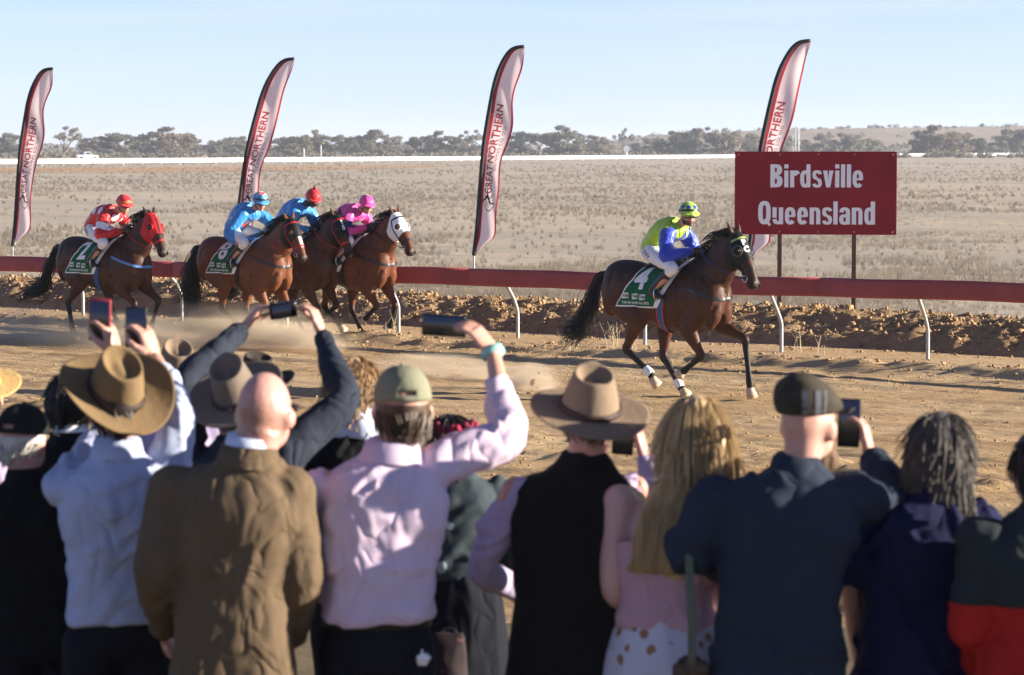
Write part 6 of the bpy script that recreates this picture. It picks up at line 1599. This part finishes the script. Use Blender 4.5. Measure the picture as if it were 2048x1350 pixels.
# -- pink shirt, khaki cap, phone in raised hand
def ex(root, h, v, L, HR, k, body):
    cap_(root, h, HR, k, M_KHAKI, tilt=-4); hair_cap(root, h, HR, k, M_HAIRBR, grow=.006, low=-.105, n=260, length=.05, seed=6, r0=.005, zmax=-.12)
    a, b = L(990, 712, .32), L(981, 696, .335); bm = bmesh.new(); w0 = L(985, 704, .33); ax_ = (L(972, 670, .36) - L(1003, 745, .30)).normalized()
    loft(bm, [w0 - ax_ * .013, w0 + ax_ * .013], [.040, .037], 18, (0, 1, 0), 1); obj('wristband', bm, mat('wristband_mint', (.30, .55, .50), .6, bump=.004, bscale=90), root)
    bm = bmesh.new(); c = v(.135, -.135, .86)
    for i in range(4): loft(bm, [c + v(-.012 + .006 * i, .008, -.02), c + v(-.016 + .010 * i, -.006, .006), c + v(-.022 + .016 * i, -.002 - .004 * (i % 2), (.022, .038, .026, .012)[i])], [(.008, .003), (.012, .004), (.002, .0015)], 5, (1, .3 * i, 0), 1)
    obj('tissue', voxel(bm, .0045, 0), M_CLOTHW, root)
make_person(dict(label='man in pink shirt and khaki cap raising a phone with his right arm', px=806, bpx=752, top=742, s=640, rot=8, hyaw=2, bw=1.05, bd=1.08, neck=1.1, cloth=M_PINKSH, topname='shirt', hem=.985, waist=1.02, seed=12, famp=.018, creases=(46, .010, .0115, 48, 26), belt=M_LEATHER, extra=ex, sr=.92,
    R=dict(el=(1018, 872, .10), wr=(985, 704, .33), lift=.05, fw=(-.62, .1, .8), nw=(-.6, .5, -.55), th=-1, curl=.62, cuff=.60), L=dict(el=(634, 1120, .05), wr=(690, 1230, .30))))
phone(W(888, 651, F / 640 + .40), (.074, .037), (R(6), R(3), R(-10)), 'black phone held sideways by the man in the pink shirt', M_PHONE)

# -- girl with flowers in her hair, further on
def ex(root, h, v, L, HR, k, body):
    hair_cap(root, h, HR, k, M_HAIRDK, grow=.016, low=-.11, n=300, length=.09, seed=7, r0=.006)
    for i in range(13):
        a = R(-160 + 27 * i); bm = bmesh.new(); c = h(.098 * math.sin(a), -.112 * math.cos(a) - .005, .065 + .012 * math.sin(i * 2.1))
        for j in range(6):
            q = R(60 * j + i * 20); ball(bm, c + Vector((math.cos(q) * .016, 0.004 * math.sin(j), math.sin(q) * .016)) * 1.0, (.014, .012, .014), seg=8, rings=6)
        ball(bm, c, .012, seg=8, rings=6)
        obj('flower', bm, mat('flower_maroon', (.17, .012, .035), .7) if i % 3 else mat('flower_crimson', (.36, .02, .06), .7), root)
make_person(dict(label='woman with maroon flowers in dark hair, behind the pink shirt', px=905, bpx=925, top=838, s=520, rot=6, cloth=M_TIEDYE, topname='top', bw=1.0, hem=1.2, skirt=M_TROUS, shoe=mat('shoe_pale', (.55, .62, .52), .6), seed=13, extra=ex))
# -- patterned bag at the pink shirt's hip
bg_ = empty('floral_bag', W(898, 1345, F / 560)); tag(bg_, 'dark maroon floral bag hanging right of the pink-shirted man', 'bag')
bm = bmesh.new(); loft(bm, [(0, 0, -.16), (0, 0, -.12), (0, 0, .02), (0, 0, .10), (0, 0, .145)], [(.07, .04), (.075, .05), (.07, .045), (.062, .028), (.055, .008)], 18, (1, 0, 0), 3); gm = voxel(bm, .008, 2); fold(gm, .008, 14, 2); obj('pouch', gm, M_MAROONF, bg_)
bm = bmesh.new(); loft(bm, [(-.03, .02, .13), (-.02, .03, .15), (0, .035, .155), (.02, .03, .15), (.03, .02, .13)], [(.010, .003)] * 5, 6, (0, 1, 0), 4); obj('handle', bm, M_LEATHER, bg_)

# -- fawn hat, black fleece vest
def ex(root, h, v, L, HR, k, body):
    hat(root, h, HR, k, M_FAWNHAT, M_HBAND, tilt=17, yaw=6, roll=4, brim=.095, crown=.125, curl=.004, dip=.016, dent=.055, lift=.035, ca=.098, cb=.115, taper=.36); hair_cap(root, h, HR, k, M_HAIRGR, n=120, grow=.003, length=.02, zmax=-.1)
make_person(dict(label='man in fawn wide-brim hat and black fleece vest over lilac shirt', px=1182, bpx=1150, top=772, s=620, rot=8, hyaw=-6, bw=1.22, bd=1.15, neck=1.1, cloth=M_VESTF, topname='vest', vest=M_LILAC, hem=.74, hemw=1.12, seed=14, famp=.010, creases=(16, .008, .018, 10, 40), skin=M_SKINR, extra=ex, sr=.86,
    L=dict(el=(962, 1135, .06), wr=(1050, 1190, .36)), R=dict(el=(1322, 1010, .22), wr=(1288, 915, .42), fw=(-.2, .1, 1), nw=(-.9, .3, 0), th=-1, curl=.8)))
phone(W(1246, 878, F / 620 + .44), (.037, .055), (R(4), R(4), R(-12)), 'black phone held up beside the fawn hat brim', M_PHONE)

# -- long blond hair, pink top, floral skirt
M_BLOND = mat('hair_blond', (0.58, 0.41, 0.20), .42, .45, col2=(0.37, 0.25, 0.12), vscale=9, stretch=(5, 5, .5))
def ex(root, h, v, L, HR, k, body):
    hair_cap(root, h, HR, k, M_BLOND, grow=.012, low=-.10, n=520, length=.11, seed=8, r0=.0024, droop=.9)
    bm = bmesh.new(); loft(bm, [h(0, -.03, .09), h(0, -.07, .02), h(0, -.085, -.10), v(.05, -.115, 1.40), v(.03, -.135, 1.25), v(.0, -.13, 1.19)], [(.06 * k, .03 * k), (.088 * k, .03 * k), (.095 * k, .03 * k), (.10 * k, .022 * k), (.095 * k, .016 * k), (.07 * k, .008 * k)], 16, (1, 0, 0), 3)
    hm_ = obj('long_hair', bm, M_BLOND, root)
    def path(rg, t):
        x0 = rg.uniform(-1, 1); dp = rg.uniform(-.01, .014); e = rg.uniform(.85, 1.08)
        return [h(x0 * .055, -.05 - .03 * (1 - x0 * x0), .085 - .03 * x0 * x0), h(x0 * .092, -.075 - .03 * (1 - x0 * x0) - dp, .0), h(x0 * .100, -.095 - .02 * (1 - x0 * x0) - dp, -.12), v(x0 * .108 + .05, -.135 - dp, 1.40), v(x0 * .105 + .03 + rg.gauss(0, .006), -.152 - dp, 1.27), v(x0 * .09 + rg.gauss(0, .012), -.145 - dp, 1.29 - .10 * e)]
    obj('hair_locks', strands(800, path, .0023, .0014, 3, 3, 3), M_BLOND, hm_)
make_person(dict(label='woman with long blond hair, pink top and white floral skirt', px=1392, bpx=1334, top=800, s=630, rot=-14, hyaw=10, bw=.98, arm=1.22, cloth=M_PINKTOP, topname='top', sleeve='none', collar=False, hem=1.03, waist=.98, skirt=M_FLORAL, seed=15, famp=.008, skin=mat('skin_fair', (0.62, 0.37, 0.32), .5, .35, var=.06, vscale=14), extra=ex, top_cut=1.255,
    L=dict(el=(1226, 1168, .0), wr=(1290, 1275, .22)), R=dict(el=(1450, 1170, .05), wr=(1420, 1290, .25))))
hb = empty('handbag', W(1382, 1330, F / 655)); tag(hb, 'small dark furry handbag on olive strap at blond woman hip', 'bag')
bm = bmesh.new(); ball(bm, (0, 0, -.02), (.055, .035, .05)); fm = voxel(bm, .008, 1); fold(fm, .012, 40, 2, (1, 1, 1)); obj('pouch', fm, M_HAIRBR, hb)
bm = bmesh.new(); loft(bm, [(.0, -.03, .0), (.0, -.035, .14), (-.005, -.02, .26), (-.01, .0, .36)], [(.013, .004)] * 4, 8, (1, 0, 0), 3); obj('strap', bm, mat('strap_olive', (.10, .12, .085), .7, bump=.003, bscale=60), hb)

# -- flat cap, navy jacket, beard, phone
def ex(root, h, v, L, HR, k, body):
    bm = bmesh.new(); T_ = HR @ Matrix.Rotation(R(-4), 3, 'X')
    loft(bm, [h(0, -.01, .030), h(0, -.008, .058), h(0, .004, .082), h(0, .016, .104), h(0, .024, .114)], [(.083 * k, .108 * k), (.099 * k, .126 * k), (.098 * k, .128 * k), (.074 * k, .10 * k), (.03 * k, .04 * k)], 26, HR @ Vector((1, 0, 0)), 3)
    fc = obj('flat_cap', voxel(bm, .008, 3), M_CAPPL, root); cb_ = bvh_of(fc.data)
    for x_, ww in ((-.016, .009), (.024, .009), (.046, .004)):
        bm = poly2d([(-ww, -.05), (ww, -.05), (ww, .05), (-ww, .05)]); dn = Vector((0, -1, .15)).normalized()
        o_ = h(0, 0, .06); obj('cap_stripe', decal(cb_, bm, Vector((o_.x + x_ * k, o_.y - .4, o_.z)), (1, 0, 0), (0, 0, 1), (0, 1, 0), .003), mat('cap_stripe', (.10, .105, .12), .9), fc, smooth=False)
    bm = bmesh.new(); loft(bm, [h(x_, .10 + .05 * (1 - (x_ / .09) ** 2), .035 - .012 * (1 - (x_ / .09) ** 2)) for x_ in np.linspace(-.085, .085, 9)], [(.018 * k, .006 * k)] * 9, 8, (0, 1, 0), 2); obj('peak', bm, M_CAPPL, fc)
    bm = bmesh.new(); ball(bm, h(0, .07, -.11), (.058 * k, .05 * k, .06 * k), HR); ball(bm, h(0, .075, -.17), (.042 * k, .032 * k, .055 * k), HR)
    bd_ = voxel(bm, .008, 1); fold(bd_, .010, 30, 2, (1, 1, .4)); obj('beard', bd_, mat('beard_brown', (.12, .07, .04), .7, var=.4, vscale=40), root)
make_person(dict(label='bearded man in flat cap and navy jacket holding up a phone', px=1618, bpx=1562, top=772, s=650, rot=-4, hyaw=-30, bw=1.18, bd=1.15, neck=.98, cloth=M_NAVYJ, sr=1.06, hem=.76, hemw=1.08, seed=17, famp=.014, bvox=.0115, creases=(34, .012, .016, -60, 30), skin=mat('skin_pink', (0.60, 0.32, 0.25), .5, .35, var=.08, vscale=14), extra=ex,
    L=dict(el=(1378, 1095, -.02), wr=(1480, 1150, .32)), R=dict(el=(1800, 1010, .16), wr=(1737, 905, .42), fw=(-.15, .1, 1), nw=(-.9, .3, 0), th=-1, curl=.75, cuff=.9)))
phone(W(1698, 846, F / 650 + .42), (.036, .080), (R(3), R(2), R(-8)), 'black phone held upright beside the flat cap', M_PHONE)

# -- long grey hair, navy short-sleeved shirt
def ex(root, h, v, L, HR, k, body):
    hair_cap(root, h, HR, k, M_HAIRGR, grow=.014, low=-.12, n=520, length=.08, seed=9, r0=.0025, wave=.006)
    def path(rg, t):
        x0 = rg.uniform(-1, 1); ph = rg.uniform(0, 6); A_ = rg.uniform(.002, .008); e = rg.uniform(.7, 1.15); dp = rg.uniform(-.012, .02)
        pts = [h(x0 * .06, -.055 - .04 * (1 - x0 * x0), .08), h(x0 * .095, -.06 - .045 * (1 - x0 * x0) - dp, .0)]
        for i in range(1, 6): pts.append(h(x0 * (.100 + .006 * i) + A_ * math.sin(ph + i * 1.7), -.07 - .035 * (1 - x0 * x0) - dp + A_ * math.cos(ph + i * 1.3), -.045 * i * e))
        return pts
    obj('long_hair', strands(800, path, .0024, .0014, 3, 2, 4), M_HAIRGR, root)
    bm = bmesh.new(); ball(bm, h(0, .07, -.13), (.05 * k, .045 * k, .07 * k), HR); bd_ = voxel(bm, .009, 1); fold(bd_, .010, 30, 2, (1, 1, .4)); obj('beard', bd_, M_HAIRGR, root)
make_person(dict(label='man with long wavy grey hair in navy short-sleeved shirt', px=1885, bpx=1832, top=836, s=640, rot=6, hyaw=-22, bw=1.16, bd=1.2, cloth=M_NAVYSH, topname='shirt', sleeve='short', sr=1.22, hem=.78, hemw=1.1, seed=18, famp=.016, creases=(40, .013, .015, -30, 35), extra=ex, arm=1.1,
    L=dict(el=(1706, 1180, .02), wr=(1722, 1340, .2)), R=dict(el=(2030, 1180, .0), wr=(2010, 1300, .25))))

# -- right edge, dark grey and red jacket
def ex(root, h, v, L, HR, k, body):
    hair_cap(root, h, HR, k, M_HAIRDK, grow=.012, low=-.11, n=220, length=.05, seed=10)
    bm = bmesh.new(); box(bm, v(-.06, -.168, 1.24), (.024, .002, .006)); obj('jacket_mark', bm, M_COLLARB, root, smooth=False)
make_person(dict(label='person in dark grey and red jacket cut off by the right edge', px=2084, top=874, s=660, rot=14, bw=1.2, bd=1.25, cloth=M_GREYJ, sr=1.2, hem=.78, hemw=1.12, split=(1.20, M_REDJ), seed=19, famp=.018, extra=ex,
    L=dict(el=(1948, 1230, -.03), wr=(1965, 1330, .2))))
# ================================================================== AIR: dust behind the hooves, far haze
def dust(name, label, c, rad, dens, seed, scale=1.2):
    bm = bmesh.new(); ball(bm, (0, 0, 0), (1, 1, 1), seg=20, rings=12)
    o = obj(name, bm, None); o.location = c; o.scale = rad; o.rotation_euler = (0, 0, HEAD)
    m = bpy.data.materials.new('dust_%d' % seed); m.use_nodes = True; t = m.node_tree; t.nodes.remove(t.nodes['Principled BSDF'])
    pv = t.nodes.new('ShaderNodeVolumePrincipled'); pv.inputs['Color'].default_value = (.94, .80, .61, 1); pv.inputs['Anisotropy'].default_value = .25
    tc = t.nodes.new('ShaderNodeTexCoord'); ln = t.nodes.new('ShaderNodeVectorMath'); ln.operation = 'LENGTH'; t.links.new(tc.outputs['Object'], ln.inputs[0])
    mr = t.nodes.new('ShaderNodeMapRange'); mr.inputs['From Min'].default_value = 1.0; mr.inputs['From Max'].default_value = .25; t.links.new(ln.outputs['Value'], mr.inputs['Value'])
    nz = t.nodes.new('ShaderNodeTexNoise'); nz.inputs['Scale'].default_value = scale; nz.inputs['Detail'].default_value = 4; nz.noise_dimensions = '4D'; nz.inputs['W'].default_value = seed
    t.links.new(tc.outputs['Object'], nz.inputs['Vector'])
    m2 = t.nodes.new('ShaderNodeMapRange'); m2.inputs['From Min'].default_value = .42; m2.inputs['From Max'].default_value = .72; t.links.new(nz.outputs['Fac'], m2.inputs['Value'])
    mu = t.nodes.new('ShaderNodeMath'); mu.operation = 'MULTIPLY'; t.links.new(mr.outputs[0], mu.inputs[0]); t.links.new(m2.outputs[0], mu.inputs[1])
    m3 = t.nodes.new('ShaderNodeMath'); m3.operation = 'MULTIPLY'; m3.inputs[1].default_value = dens; t.links.new(mu.outputs[0], m3.inputs[0])
    t.links.new(m3.outputs[0], pv.inputs['Density']); t.links.new(pv.outputs[0], t.nodes['Material Output'].inputs['Volume'])
    o.data.materials.append(m); tag(o, label, kind='stuff'); return o
dust('dust_cloud', 'dust drifting behind the rearmost horse', W(150, 668, 41.5), (2.9, .9, .46), 3.4, 1, 2.0)
dust('dust_cloud', 'dust kicked up under the chasing group', W(470, 672, 41.0), (2.6, .8, .52), 5.0, 2, 2.0)
dust('dust_cloud', 'dust puff under the forelegs of the chasing group', W(612, 694, 40.0), (.7, .45, .32), 11.0, 3, 1.6)
dust('dust_cloud', 'dust puff hanging on the track behind the leading horse', W(1062, 772, 33.6), (.55, .35, .30), 15.0, 4, 1.8)
dust('dust_cloud', 'thin dust over the track between pack and leader', W(900, 742, 35.5), (1.6, .5, .24), 6.0, 5, 1.8)
SC.cycles.volume_step_rate = 2.0; SC.cycles.volume_max_steps = 128
bm = bmesh.new(); box(bm, (0, 4300, 9.5), (6200, 4800, 13.0)); hz = obj('haze', bm, None, smooth=False)
m = bpy.data.materials.new('haze'); m.use_nodes = True; t = m.node_tree; t.nodes.remove(t.nodes['Principled BSDF'])
pv = t.nodes.new('ShaderNodeVolumePrincipled'); pv.inputs['Color'].default_value = (.80, .88, 1.0, 1); pv.inputs['Density'].default_value = .00022; pv.inputs['Anisotropy'].default_value = .3
t.links.new(pv.outputs[0], t.nodes['Material Output'].inputs['Volume']); hz.data.materials.append(m); tag(hz, 'thin pale haze over the plain', kind='stuff')
